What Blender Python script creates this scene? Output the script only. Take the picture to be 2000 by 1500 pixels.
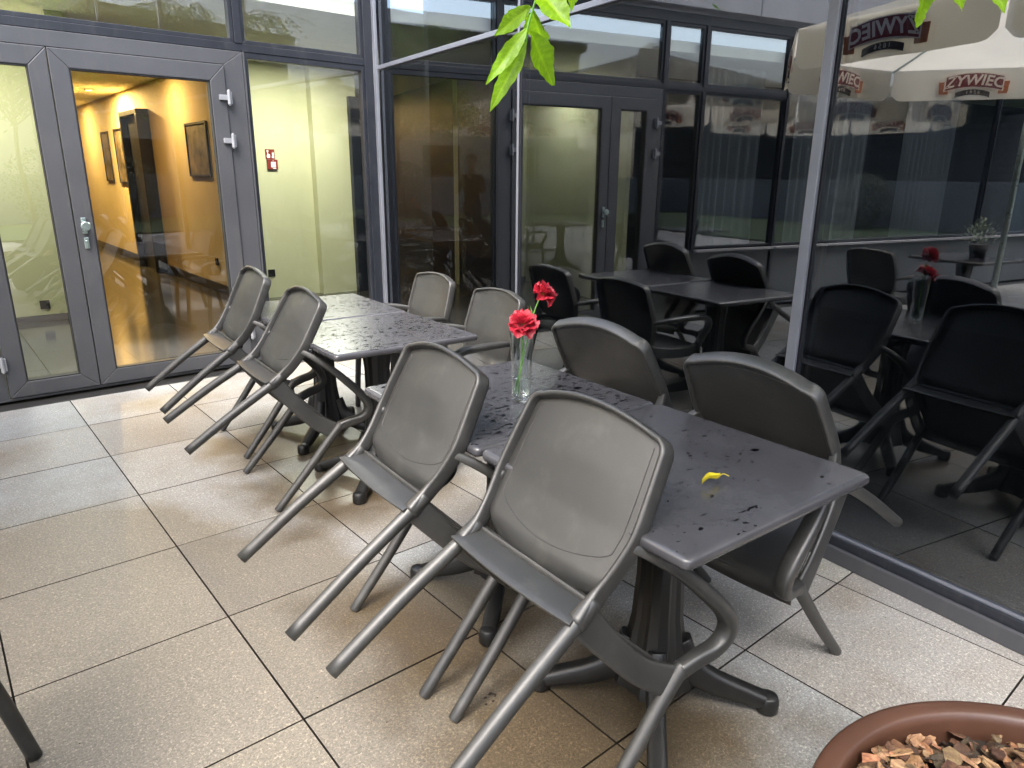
import bpy, bmesh, math, random
from mathutils import Vector, Matrix, noise
from math import sin, cos, pi, radians
random.seed(7)
sc = bpy.context.scene
for o in list(bpy.data.objects): bpy.data.objects.remove(o)
COL = sc.collection

# ------------------------------------------------------------ camera, sky, sun, exposure
YAW, PITCH, ROLL, FPX = 0.6971, 0.2889, 0.009, 1371.97
fw = Vector((sin(YAW)*cos(PITCH), cos(YAW)*cos(PITCH), -sin(PITCH)))
r0 = Vector((cos(YAW), -sin(YAW), 0)); u0 = r0.cross(fw)
rt = r0*cos(ROLL)+u0*sin(ROLL); up = -r0*sin(ROLL)+u0*cos(ROLL)
cam = bpy.data.objects.new('camera', bpy.data.cameras.new('camera')); COL.objects.link(cam)
m3 = Matrix((rt, up, -fw)).transposed()
CP = Vector((0, 0, 1.43))
cam.matrix_world = Matrix.Translation(CP) @ m3.to_4x4()
cam.data.sensor_width = 36; cam.data.lens = 36*FPX/2000
cam.data.clip_start = 0.02; cam.data.clip_end = 500
sc.camera = cam

world = bpy.data.worlds.new("World"); sc.world = world; world.use_nodes = True
wn = world.node_tree; wn.nodes.clear()
SUN_EL, SUN_AZ = radians(58), radians(236)      # azimuth clockwise from +Y: the light comes over the open side of the yard
sky = wn.nodes.new('ShaderNodeTexSky'); sky.sky_type = 'NISHITA'; sky.sun_disc = False
sky.sun_elevation = SUN_EL; sky.sun_rotation = SUN_AZ
sky.air_density = 1.0; sky.dust_density = 4.0; sky.ozone_density = 1.0
hs = wn.nodes.new('ShaderNodeHueSaturation'); hs.inputs['Saturation'].default_value = 0.72
bg = wn.nodes.new('ShaderNodeBackground'); bg.inputs['Strength'].default_value = 0.15
wo = wn.nodes.new('ShaderNodeOutputWorld')
wn.links.new(sky.outputs[0], hs.inputs['Color']); wn.links.new(hs.outputs[0], bg.inputs[0]); wn.links.new(bg.outputs[0], wo.inputs[0])
sl = bpy.data.lights.new('sun', 'SUN'); sl.energy = 0.7; sl.angle = radians(34); sl.color = (1, .97, .93)
sun = bpy.data.objects.new('sun', sl); COL.objects.link(sun)
sd = Vector((sin(SUN_AZ)*cos(SUN_EL), cos(SUN_AZ)*cos(SUN_EL), sin(SUN_EL)))
sun.rotation_euler = sd.to_track_quat('Z', 'Y').to_euler(); sun.location = (-6, -6, 9)
sc.view_settings.view_transform = 'Standard'; sc.view_settings.look = 'None'
sc.view_settings.gamma = 1; sc.view_settings.exposure = 2.85
sc.render.engine = 'CYCLES'
sc.cycles.max_bounces = 10; sc.cycles.diffuse_bounces = 3; sc.cycles.glossy_bounces = 6
sc.cycles.transmission_bounces = 8; sc.cycles.transparent_max_bounces = 24
sc.cycles.use_denoising = True; sc.cycles.sample_clamp_indirect = 6
sc.cycles.caustics_reflective = False; sc.cycles.caustics_refractive = False

# ------------------------------------------------------------ materials
def newmat(name):
    m = bpy.data.materials.new(name); m.use_nodes = True
    nt = m.node_tree; b = nt.nodes['Principled BSDF']
    return m, nt, b
def N(nt, typ, **kw):
    n = nt.nodes.new(typ)
    for k, v in kw.items():
        if k in n.inputs: n.inputs[k].default_value = v
        else: setattr(n, k, v)
    return n
def coords(nt, scale=(1, 1, 1), gen='Object'):
    t = N(nt, 'ShaderNodeTexCoord'); mp = N(nt, 'ShaderNodeMapping'); mp.inputs['Scale'].default_value = scale
    nt.links.new(t.outputs[gen], mp.inputs[0]); return mp.outputs[0]
def noise_tex(nt, vec, scale, detail=3, rough=.5):
    n = N(nt, 'ShaderNodeTexNoise', Scale=scale, Detail=detail, Roughness=rough); nt.links.new(vec, n.inputs['Vector']); return n.outputs[0]
def ramp(nt, fac, stops):
    r = N(nt, 'ShaderNodeValToRGB'); e = r.color_ramp.elements
    while len(e) < len(stops): e.new(.5)
    for i, (p, c) in enumerate(stops):
        e[i].position = p; e[i].color = (*c, 1) if not isinstance(c, (int, float)) else (c, c, c, 1)
    nt.links.new(fac, r.inputs[0]); return r.outputs[0]
def mixc(nt, fac, a, b, typ='MIX'):
    m = N(nt, 'ShaderNodeMix', data_type='RGBA', blend_type=typ)
    for s, v in ((0, fac), (6, a), (7, b)):
        if hasattr(v, 'is_linked') or isinstance(v, bpy.types.NodeSocket): nt.links.new(v, m.inputs[s])
        else: m.inputs[s].default_value = v if s == 0 else (*v, 1)
    return m.outputs[2]
def bump(nt, b, h, strength=.2, dist=.002):
    n = N(nt, 'ShaderNodeBump', Strength=strength, Distance=dist); nt.links.new(h, n.inputs['Height']); nt.links.new(n.outputs[0], b.inputs['Normal'])
def simple(name, c, rough=.5, metal=0, var=.15, vs=8, fine=0, bs=0, spec=.5, gen='Object'):
    m, nt, b = newmat(name)
    v = coords(nt, gen=gen)
    n = noise_tex(nt, v, vs, 5, .6)
    lo = tuple(x*(1-var) for x in c); hi = tuple(min(1, x*(1+var)) for x in c)
    nt.links.new(ramp(nt, n, [(.3, lo), (.7, hi)]), b.inputs['Base Color'])
    b.inputs['Roughness'].default_value = rough; b.inputs['Metallic'].default_value = metal
    b.inputs['Specular IOR Level'].default_value = spec
    rr = N(nt, 'ShaderNodeMapRange'); rr.inputs['To Min'].default_value = max(0, rough-.1*(rough > .15)); rr.inputs['To Max'].default_value = min(1, rough+.1*(rough > .15))
    nt.links.new(n, rr.inputs[0]); nt.links.new(rr.outputs[0], b.inputs['Roughness'])
    if fine: bump(nt, b, noise_tex(nt, v, fine, 3), bs or .2, .001)
    return m
def emit(name, c, s):
    m, nt, b = newmat(name); b.inputs['Base Color'].default_value = (*c, 1)
    b.inputs['Emission Color'].default_value = (*c, 1); b.inputs['Emission Strength'].default_value = s; return m
def pane_mat(name, tint, refl, ior=1.5, rcol=(1, 1, 1)):
    m, nt, b = newmat(name); nt.nodes.remove(b)
    out = nt.nodes['Material Output']
    tr = N(nt, 'ShaderNodeBsdfTransparent', Color=(*tint, 1)); gl = N(nt, 'ShaderNodeBsdfGlossy', Color=(*rcol, 1), Roughness=0.0)
    # window glass is never perfectly flat: long soft ripples bend what it mirrors
    v = coords(nt, (1.0, 1.0, .5)); bm_ = N(nt, 'ShaderNodeBump', Strength=.12, Distance=.004)
    nt.links.new(noise_tex(nt, v, 1.3, 2, .4), bm_.inputs['Height']); nt.links.new(bm_.outputs[0], gl.inputs['Normal'])
    # Schlick reflectance from either side of the sheet; refl is what the coating mirrors head on
    g = N(nt, 'ShaderNodeNewGeometry'); dt = N(nt, 'ShaderNodeVectorMath', operation='DOT_PRODUCT'); nt.links.new(g.outputs['Normal'], dt.inputs[0]); nt.links.new(g.outputs['Incoming'], dt.inputs[1])
    ab = N(nt, 'ShaderNodeMath', operation='ABSOLUTE'); nt.links.new(dt.outputs['Value'], ab.inputs[0])
    om = N(nt, 'ShaderNodeMath', operation='SUBTRACT'); om.inputs[0].default_value = 1; nt.links.new(ab.outputs[0], om.inputs[1])
    pw = N(nt, 'ShaderNodeMath', operation='POWER'); pw.inputs[1].default_value = ior; nt.links.new(om.outputs[0], pw.inputs[0])
    ad = N(nt, 'ShaderNodeMath', operation='MULTIPLY_ADD'); ad.inputs[1].default_value = 1-refl; ad.inputs[2].default_value = refl; ad.use_clamp = True
    nt.links.new(pw.outputs[0], ad.inputs[0]); mx = N(nt, 'ShaderNodeMixShader')
    nt.links.new(ad.outputs[0], mx.inputs[0]); nt.links.new(tr.outputs[0], mx.inputs[1]); nt.links.new(gl.outputs[0], mx.inputs[2])
    nt.links.new(mx.outputs[0], out.inputs[0]); return m
def fabric(name, c, trans=.35, rough=.8):
    m, nt, b = newmat(name); out = nt.nodes['Material Output']
    v = coords(nt); n = noise_tex(nt, v, 3, 4)
    cc = ramp(nt, n, [(.3, tuple(x*.92 for x in c)), (.7, c)])
    nt.links.new(cc, b.inputs['Base Color']); b.inputs['Roughness'].default_value = rough
    t = N(nt, 'ShaderNodeBsdfTranslucent'); nt.links.new(cc, t.inputs[0]); mx = N(nt, 'ShaderNodeMixShader'); mx.inputs[0].default_value = trans
    nt.links.new(b.outputs[0], mx.inputs[1]); nt.links.new(t.outputs[0], mx.inputs[2]); nt.links.new(mx.outputs[0], out.inputs[0])
    return m

def tile_mat():
    m, nt, b = newmat('paving_tile')
    v = coords(nt); 
    at = N(nt, 'ShaderNodeAttribute', attribute_name='tone')
    big = noise_tex(nt, v, .9, 4, .6)
    col = ramp(nt, big, [(.30, (.245, .235, .22)), (.45, (.285, .284, .278)), (.66, (.33, .332, .332))])
    br = N(nt, 'ShaderNodeAttribute', attribute_name='stain_shade')
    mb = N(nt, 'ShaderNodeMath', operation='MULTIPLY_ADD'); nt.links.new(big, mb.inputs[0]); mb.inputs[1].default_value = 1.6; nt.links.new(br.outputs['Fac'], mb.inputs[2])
    col = mixc(nt, ramp(nt, mb.outputs[0], [(.70, 0.0), (1.35, .9)]), col, (.165, .142, .108))  # brown staining, its colour also darkened for the shade of person and parasols
    col = mixc(nt, 1.0, col, at.outputs['Color'], 'MULTIPLY')
    # rice-grain aggregate: short light and dark slivers
    t = N(nt, 'ShaderNodeTexCoord'); wv = N(nt, 'ShaderNodeTexNoise', Scale=110, Detail=2); nt.links.new(t.outputs['Object'], wv.inputs['Vector'])
    mpw = mixc(nt, .012, t.outputs['Object'], wv.outputs['Color'], 'ADD')
    sp = noise_tex(nt, mpw, 150, 2, .6)
    col = mixc(nt, 1.0, col, ramp(nt, sp, [(.34, .66), (.5, .93), (.66, 1.15)]), 'MULTIPLY')
    wn_ = noise_tex(nt, t.outputs['Object'], 85, 1, .4); sb_ = N(nt, 'ShaderNodeMath', operation='SUBTRACT'); nt.links.new(wn_, sb_.inputs[0]); sb_.inputs[1].default_value = .5
    ab_ = N(nt, 'ShaderNodeMath', operation='ABSOLUTE'); nt.links.new(sb_.outputs[0], ab_.inputs[0])
    mpo = N(nt, 'ShaderNodeMapping'); mpo.inputs['Location'].default_value = (7.3, 2.1, 0); nt.links.new(t.outputs['Object'], mpo.inputs[0])
    msk = ramp(nt, noise_tex(nt, mpo.outputs[0], 120, 1, .4), [(.47, 0.0), (.52, 1.0)])
    slv = mixc(nt, 1.0, ramp(nt, ab_.outputs[0], [(.012, 1.0), (.04, 0.0)]), msk, 'MULTIPLY')
    col = mixc(nt, slv, col, mixc(nt, 1.0, col, (1.75, 1.72, 1.65), 'MULTIPLY'))
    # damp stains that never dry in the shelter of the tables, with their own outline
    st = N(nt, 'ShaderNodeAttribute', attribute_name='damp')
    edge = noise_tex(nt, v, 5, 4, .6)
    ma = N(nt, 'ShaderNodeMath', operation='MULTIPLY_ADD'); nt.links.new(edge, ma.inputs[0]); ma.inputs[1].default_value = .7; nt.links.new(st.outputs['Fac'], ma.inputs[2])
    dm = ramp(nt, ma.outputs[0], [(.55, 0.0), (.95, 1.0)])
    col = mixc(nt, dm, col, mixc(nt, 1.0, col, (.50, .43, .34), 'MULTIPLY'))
    nt.links.new(col, b.inputs['Base Color'])
    rr = N(nt, 'ShaderNodeMapRange'); rr.inputs['To Min'].default_value = .50; rr.inputs['To Max'].default_value = .30
    nt.links.new(dm, rr.inputs[0]); nt.links.new(rr.outputs[0], b.inputs['Roughness'])
    bump(nt, b, sp, .35, .0012); return m

def table_mat(name, lo, hi, big_hi):
    """dark laminate with rain drops standing on it"""
    m, nt, b = newmat(name)
    v = coords(nt)
    n = noise_tex(nt, v, 6, 5, .6)
    base = ramp(nt, n, [(.3, (.040, .040, .045)), (.7, (.058, .058, .065))])
    vs = coords(nt, (1.0, 1.7, 1))
    d1 = noise_tex(nt, vs, 42, 2.0, .55); d2 = noise_tex(nt, vs, 17, 3, .6)
    dens = noise_tex(nt, v, 3.2, 2)
    ad = N(nt, 'ShaderNodeMath', operation='MULTIPLY_ADD'); nt.links.new(dens, ad.inputs[0]); ad.inputs[1].default_value = .28; nt.links.new(d1, ad.inputs[2])
    s1 = ramp(nt, ad.outputs[0], [(lo, 0.0), (lo+.012, 1.0)])
    s2 = ramp(nt, d2, [(big_hi, 0.0), (big_hi+.008, 1.0)])
    mxv = N(nt, 'ShaderNodeMath', operation='MAXIMUM'); nt.links.new(s1, mxv.inputs[0]); nt.links.new(s2, mxv.inputs[1])
    # drops only on the top face
    g = N(nt, 'ShaderNodeNewGeometry'); sx = N(nt, 'ShaderNodeSeparateXYZ'); nt.links.new(g.outputs['Normal'], sx.inputs[0])
    gt = N(nt, 'ShaderNodeMath', operation='GREATER_THAN'); gt.inputs[1].default_value = .9; nt.links.new(sx.outputs[2], gt.inputs[0])
    mu = N(nt, 'ShaderNodeMath', operation='MULTIPLY'); nt.links.new(mxv.outputs[0], mu.inputs[0]); nt.links.new(gt.outputs[0], mu.inputs[1])
    nt.links.new(mixc(nt, mu.outputs[0], base, (.002, .002, .0025)), b.inputs['Base Color'])
    rr = N(nt, 'ShaderNodeMapRange'); rr.inputs['To Min'].default_value = .27; rr.inputs['To Max'].default_value = .08
    nt.links.new(mu.outputs[0], rr.inputs[0]); nt.links.new(rr.outputs[0], b.inputs['Roughness'])
    sr = N(nt, 'ShaderNodeMapRange'); sr.inputs['To Min'].default_value = .65; sr.inputs['To Max'].default_value = .04
    nt.links.new(mu.outputs[0], sr.inputs[0]); nt.links.new(sr.outputs[0], b.inputs['Specular IOR Level'])
    hh = N(nt, 'ShaderNodeMath', operation='MULTIPLY_ADD'); nt.links.new(noise_tex(nt, v, 260, 3), hh.inputs[0]); hh.inputs[1].default_value = .4; nt.links.new(mu.outputs[0], hh.inputs[2])
    bump(nt, b, hh.outputs[0], .25, .001)
    return m

def scuff(m, c, scale, thr, amt, stretch=(1, 1, 1)):
    """dried water marks, dust and rubbed patches laid over a plain surface"""
    nt = m.node_tree; b = nt.nodes['Principled BSDF']; l = b.inputs['Base Color'].links[0].from_socket
    v = coords(nt, stretch); n = noise_tex(nt, v, scale, 9, .72)
    f = ramp(nt, n, [(thr-.06, 0.0), (thr+.12, amt)])
    nt.links.new(mixc(nt, f, l, c), b.inputs['Base Color'])
M = {}
M['tile'] = tile_mat()
M['bed'] = simple('joint_bed', (.025, .022, .018), .9)
M['chair'] = simple('charcoal_plastic', (.0215, .0213, .0202), .45, var=.14, vs=9, fine=420, bs=.22, spec=.8)
scuff(M['chair'], (.055, .054, .049), 11, .57, .5)
M['table'] = table_mat('wet_table', .75, .73, .65)
M['table_dry'] = table_mat('drying_table', .83, .78, .68)
M['pedestal'] = simple('black_plastic', (.007, .007, .0068), .42, var=.2, fine=300)
M['frame'] = simple('grey_powdercoat', (.055, .057, .064), .42, var=.08, vs=3, fine=500, bs=.06)
scuff(M['frame'], (.085, .08, .072), 6, .60, .5, (3, 3, .6))
M['frame_dark'] = simple('dark_anthracite', (.012, .014, .020), .4, var=.1)
scuff(M['frame_dark'], (.05, .05, .05), 7, .60, .5, (3, 3, .6))
M['cap'] = simple('aluminium_cap', (.17, .18, .21), .38, metal=.35, var=.07, vs=5)
M['gasket'] = simple('black_rubber', (.008, .008, .008), .6)
M['steel'] = simple('brushed_steel', (.45, .54, .52), .3, metal=.9, var=.08, vs=30)
M['hinge'] = simple('grey_hinge', (.27, .28, .30), .35, metal=.3, var=.06)
M['paneA'] = pane_mat('clear_pane', (.93, .97, .93), .17, 5)
M['paneB'] = pane_mat('tinted_pane', (.40, .43, .46), .145, 5, (.92, .96, 1))
M['paneB2'] = pane_mat('inner_pane', (.60, .64, .68), .13, 5, (.9, .95, 1))
M['beige'] = simple('beige_render', (.50, .45, .36), .8, var=.1, vs=2)
M['paneA2'] = pane_mat('mirror_like_pane', (.66, .70, .72), .27, 5)
M['green'] = simple('lime_wall', (.52, .51, .31), .7, var=.03, vs=2, fine=200, bs=.05)
M['cream'] = simple('cream_wall', (.75, .60, .32), .7, var=.05, vs=2)
M['skirt'] = simple('black_skirting', (.01, .01, .011), .35)
M['darkfloor'] = simple('dark_tile_floor', (.04, .038, .034), .12, var=.2, vs=3)
M['ceil'] = simple('ceiling_board', (.85, .83, .75), .8, var=.04)
M['dark'] = simple('dark_interior', (.02, .02, .022), .6)
M['darkwood'] = simple('dark_brown_wood', (.05, .032, .018), .45, var=.3, vs=6)
M['concrete'] = simple('pale_concrete', (.30, .295, .31), .75, var=.12, vs=3, fine=60)
M['mesh'] = simple('woven_grey', (.09, .10, .11), .7, var=.3, vs=140)
M['curtain'] = fabric('sheer_curtain', (.55, .58, .58), .4)
M['canopy'] = fabric('cream_canvas', (.95, .88, .74), .66)
M['logo_red'] = simple('logo_dark_red', (.16, .012, .02), .7, var=.05)
M['logo_cu'] = simple('logo_copper', (.42, .13, .05), .7, var=.05)
M['logo_wh'] = simple('logo_white', (.75, .68, .62), .7, var=.03)
M['logo_bk'] = simple('logo_black', (.03, .02, .02), .7, var=.03)
M['pot'] = simple('brown_pot', (.062, .028, .017), .42, var=.12, vs=7, fine=250, bs=.12)
M['soil'] = simple('dark_soil', (.018, .012, .008), .95, var=.4, vs=40, fine=80, bs=.8)
M['grass'] = simple('lawn', (.025, .055, .012), .9, var=.5, vs=9)
M['leafdark'] = simple('dark_leaves', (.035, .06, .02), .6, var=.4, vs=4)
M['silver'] = simple('silver_leaves', (.30, .36, .27), .6, var=.3, vs=30)
M['bark_tree'] = simple('tree_bark', (.12, .09, .065), .85, var=.35, vs=20, fine=60, bs=.6)
M['cloth'] = simple('dark_jacket', (.03, .032, .04), .85, var=.3, vs=12)
M['skin'] = simple('skin', (.50, .30, .22), .5, var=.08)
M['hair'] = simple('dark_hair', (.02, .014, .01), .5)
M['jeans'] = simple('dark_jeans', (.03, .04, .07), .85, var=.3)
M['white'] = simple('white_paint', (.75, .74, .72), .5, var=.04)
M['art'] = simple('art_print', (.16, .12, .07), .5, var=.9, vs=5)
M['red_sign'] = simple('red_brown_sign', (.20, .018, .008), .4, var=.06)
M['stem'] = simple('green_stem', (.12, .30, .05), .45, var=.25, vs=20)
M['slat'] = simple('dark_slats', (.05, .05, .052), .7, var=.3, vs=3)

M['vaseglass'] = pane_mat('vase_glass', (.975, .99, .98), .045, 2.6)
def leafmat(name, c, tr=.55):
    m, nt, b = newmat(name); out = nt.nodes['Material Output']; v = coords(nt)
    n = noise_tex(nt, v, 60, 4, .6)
    cc = ramp(nt, n, [(.3, tuple(x*.7 for x in c)), (.7, c)])
    vn = N(nt, 'ShaderNodeAttribute', attribute_name='vein'); big_ = noise_tex(nt, v, 14, 3)
    cc = mixc(nt, 1, cc, ramp(nt, big_, [(.35, .72), (.65, 1.15)]), 'MULTIPLY'); cc = mixc(nt, vn.outputs['Fac'], cc, mixc(nt, 1, cc, (1.5, 1.35, 1.6), 'MULTIPLY'))
    nt.links.new(cc, b.inputs['Base Color']); b.inputs['Roughness'].default_value = .4
    t = N(nt, 'ShaderNodeBsdfTranslucent'); nt.links.new(cc, t.inputs[0]); mx = N(nt, 'ShaderNodeMixShader'); mx.inputs[0].default_value = tr
    nt.links.new(b.outputs[0], mx.inputs[1]); nt.links.new(t.outputs[0], mx.inputs[2]); nt.links.new(mx.outputs[0], out.inputs[0]); return m
M['leaf'] = leafmat('fresh_leaf', (.26, .50, .012))
M['crownleaf'] = leafmat('tree_leaf', (.13, .28, .03))
M['yellow'] = leafmat('yellow_leaf', (.78, .66, .04), .35)
M['petal'] = leafmat('carnation_petal', (.62, .035, .065), .25)

def bark_chip_mat():
    m, nt, b = newmat('bark_chip'); v = coords(nt)
    at = N(nt, 'ShaderNodeAttribute', attribute_name='tone')
    n = noise_tex(nt, coords(nt, (1, 1, 3)), 55, 5, .65)
    c = ramp(nt, n, [(.25, (.06, .028, .015)), (.5, (.25, .135, .07)), (.75, (.46, .30, .17))])
    nt.links.new(mixc(nt, 1, c, at.outputs['Color'], 'MULTIPLY'), b.inputs['Base Color']); b.inputs['Roughness'].default_value = .75
    bump(nt, b, n, .6, .003); return m
M['chip'] = bark_chip_mat()
def water_mat(name, col=(1, 1, 1), ior=1.45):
    m, nt, b = newmat(name); nt.nodes.remove(b); out = nt.nodes['Material Output']
    g = N(nt, 'ShaderNodeBsdfGlass', Color=(*col, 1), Roughness=0, IOR=ior); tr = N(nt, 'ShaderNodeBsdfTransparent', Color=(*col, 1)); mx = N(nt, 'ShaderNodeMixShader')
    mx.inputs[0].default_value = .6
    nt.links.new(g.outputs[0], mx.inputs[2]); nt.links.new(tr.outputs[0], mx.inputs[1]); nt.links.new(mx.outputs[0], out.inputs[0]); return m
M['glass'] = water_mat('clear_glass', (.97, 1, .98)); M['water'] = water_mat('water', (.98, 1, 1), 1.33)

# ------------------------------------------------------------ mesh helpers
def obj(name, bm, mat, parent=None, smooth=False, bevel=0, angle=35):
    me = bpy.data.meshes.new(name); bmesh.ops.recalc_face_normals(bm, faces=bm.faces) if not bm.faces.layers.int.get('keep') else None
    bm.to_mesh(me); bm.free()
    o = bpy.data.objects.new(name, me); COL.objects.link(o)
    for mm in (mat if isinstance(mat, (list, tuple)) else [mat]): me.materials.append(mm)
    if smooth:
        me.polygons.foreach_set('use_smooth', [True]*len(me.polygons))
    if parent is not None:
        o.parent = parent
    if bevel:
        b = o.modifiers.new('bevel', 'BEVEL'); b.width = bevel; b.segments = 2; b.limit_method = 'ANGLE'; b.angle_limit = radians(angle)
    return o
def tag(o, label=None, cat=None, group=None, kind=None):
    if label: o['label'] = label
    if cat: o['category'] = cat
    if group: o['group'] = group
    if kind: o['kind'] = kind
    return o
def empty(name, loc=(0, 0, 0), rz=0, label=None, cat=None, group=None):
    o = bpy.data.objects.new(name, None); COL.objects.link(o); o.location = loc; o.rotation_euler = (0, 0, rz); o.empty_display_size = .1
    tag(o, label, cat, group); return o
def box(bm, x0, x1, y0, y1, z0, z1, mt=None, mi=0):
    vs = [bm.verts.new((x, y, z)) for x in (x0, x1) for y in (y0, y1) for z in (z0, z1)]
    if mt is not None:
        for v in vs: v.co = mt @ v.co
    fs = []
    for q in ((0, 1, 3, 2), (4, 6, 7, 5), (0, 4, 5, 1), (2, 3, 7, 6), (0, 2, 6, 4), (1, 5, 7, 3)):
        f = bm.faces.new([vs[i] for i in q]); f.material_index = mi; fs.append(f)
    return fs
def boxo(name, mat, parent, x0, x1, y0, y1, z0, z1, bevel=.002, mt=None):
    bm = bmesh.new(); box(bm, x0, x1, y0, y1, z0, z1, mt); return obj(name, bm, mat, parent, bevel=bevel)
def cyl(bm, p0, p1, r0_, r1_=None, seg=16, cap=True):
    r1_ = r0_ if r1_ is None else r1_
    return sweep(bm, [p0, p1], [(r0_, r0_), (r1_, r1_)], seg=seg, cap=cap)
def sweep(bm, pts, secs, upv=(0, 0, 1), seg=14, cap=True, e=1.0, closed=False):
    pts = [Vector(p) for p in pts]; rings = []; upv = Vector(upv)
    for i, p in enumerate(pts):
        a = pts[max(0, i-1)]; b = pts[min(len(pts)-1, i+1)]; t = (b-a).normalized()
        u_ = upv if abs(t.dot(upv)) < .97 else Vector((1, 0, 0))
        s = t.cross(u_).normalized(); v = s.cross(t)
        hw, hh = secs[i] if i < len(secs) else secs[-1]
        ring = []
        for k in range(seg):
            an = 2*pi*k/seg; c, d = cos(an), sin(an)
            c2 = math.copysign(abs(c)**e, c); d2 = math.copysign(abs(d)**e, d)
            ring.append(bm.verts.new(p+s*hw*c2+v*hh*d2))
        rings.append(ring)
    for a, b in zip(rings[:-1], rings[1:]):
        for k in range(seg): bm.faces.new((a[k], a[(k+1) % seg], b[(k+1) % seg], b[k]))
    if cap: bm.faces.new(rings[0][::-1]); bm.faces.new(rings[-1])
    return rings
def lathe(bm, prof, seg=48, c=(0, 0, 0), cap0=False, cap1=False):
    rings = [[bm.verts.new((c[0]+r*cos(2*pi*k/seg), c[1]+r*sin(2*pi*k/seg), c[2]+z)) for k in range(seg)] for r, z in prof]
    for a, b in zip(rings[:-1], rings[1:]):
        for k in range(seg): bm.faces.new((a[k], a[(k+1) % seg], b[(k+1) % seg], b[k]))
    if cap0: bm.faces.new(rings[0][::-1])
    if cap1: bm.faces.new(rings[-1])
def crom(pts, n):
    P = [Vector(p) for p in pts]; P = [P[0]*2-P[1]]+P+[P[-1]*2-P[-2]]; out = []
    for i in range(1, len(P)-2):
        for k in range(n):
            t = k/n; a, b, c, d = P[i-1], P[i], P[i+1], P[i+2]
            out.append(.5*((2*b)+(c-a)*t+(2*a-5*b+4*c-d)*t*t+(3*b-a-3*c+d)*t**3))
    out.append(P[-2]); return out
def grid(bm, f, nu, nv, thick=None):
    """sheet f(i/nu, j/nv) -> Vector"""
    g = [[bm.verts.new(f(i/nu, j/nv)) for j in range(nv+1)] for i in range(nu+1)]
    fs = [bm.faces.new((g[i][j], g[i+1][j], g[i+1][j+1], g[i][j+1])) for i in range(nu) for j in range(nv)]
    return g, fs
def slab(bm, f, nu, nv, off):
    """closed thin shell between sheet f and the same sheet moved by the function off(u,v)"""
    a = [[bm.verts.new(f(i/nu, j/nv)) for j in range(nv+1)] for i in range(nu+1)]
    b = [[bm.verts.new(f(i/nu, j/nv)+off(i/nu, j/nv)) for j in range(nv+1)] for i in range(nu+1)]
    for i in range(nu):
        for j in range(nv):
            bm.faces.new((a[i][j], a[i+1][j], a[i+1][j+1], a[i][j+1])); bm.faces.new((b[i][j], b[i][j+1], b[i+1][j+1], b[i+1][j]))
    for i in range(nu):
        bm.faces.new((a[i][0], b[i][0], b[i+1][0], a[i+1][0])); bm.faces.new((a[i][nv], a[i+1][nv], b[i+1][nv], b[i][nv]))
    for j in range(nv):
        bm.faces.new((a[0][j], a[0][j+1], b[0][j+1], b[0][j])); bm.faces.new((a[nu][j], b[nu][j], b[nu][j+1], a[nu][j+1]))
def copy_tree(o, parent=None):
    c = o.copy(); COL.objects.link(c); c.parent = parent
    for k in ('label', 'category', 'group') if parent is not None else ():
        if k in c.keys() and k != 'label': del c[k]
    for ch in list(o.children): copy_tree(ch, c)
    return c
def text_bm(s, size, depth, mat4, spacing=1.0, shear=0, bold=0):
    cu = bpy.data.curves.new('t', 'FONT'); cu.body = s; cu.size = size; cu.extrude = depth; cu.align_x = 'CENTER'; cu.align_y = 'CENTER'
    cu.space_character = spacing; cu.shear = shear; cu.offset = bold; cu.resolution_u = 3
    to = bpy.data.objects.new('t', cu); COL.objects.link(to)
    dg = bpy.context.evaluated_depsgraph_get(); dg.update()
    me = bpy.data.meshes.new_from_object(to.evaluated_get(dg))
    bm = bmesh.new(); bm.from_mesh(me); bmesh.ops.transform(bm, matrix=mat4, verts=bm.verts)
    bpy.data.objects.remove(to); bpy.data.meshes.remove(me); bpy.data.curves.remove(cu)
    return bm

YA = 5.33                      # outer face of the door wall
SB = .1142; KX, KY = 3.033, YA  # corner where the two glass walls meet
dB = Vector((-SB, -1, 0)).normalized(); nB = Vector((-1, SB, 0)).normalized()
def MB(off=0):                 # local (u along wall B from the corner, w out into the yard, z)
    m = Matrix.Identity(4); m.col[0] = (*dB, 0); m.col[1] = (*nB, 0); m.col[2] = (0, 0, 1, 0); m.col[3] = (KX, KY, 0, 1); return m
WB = MB()

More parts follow.
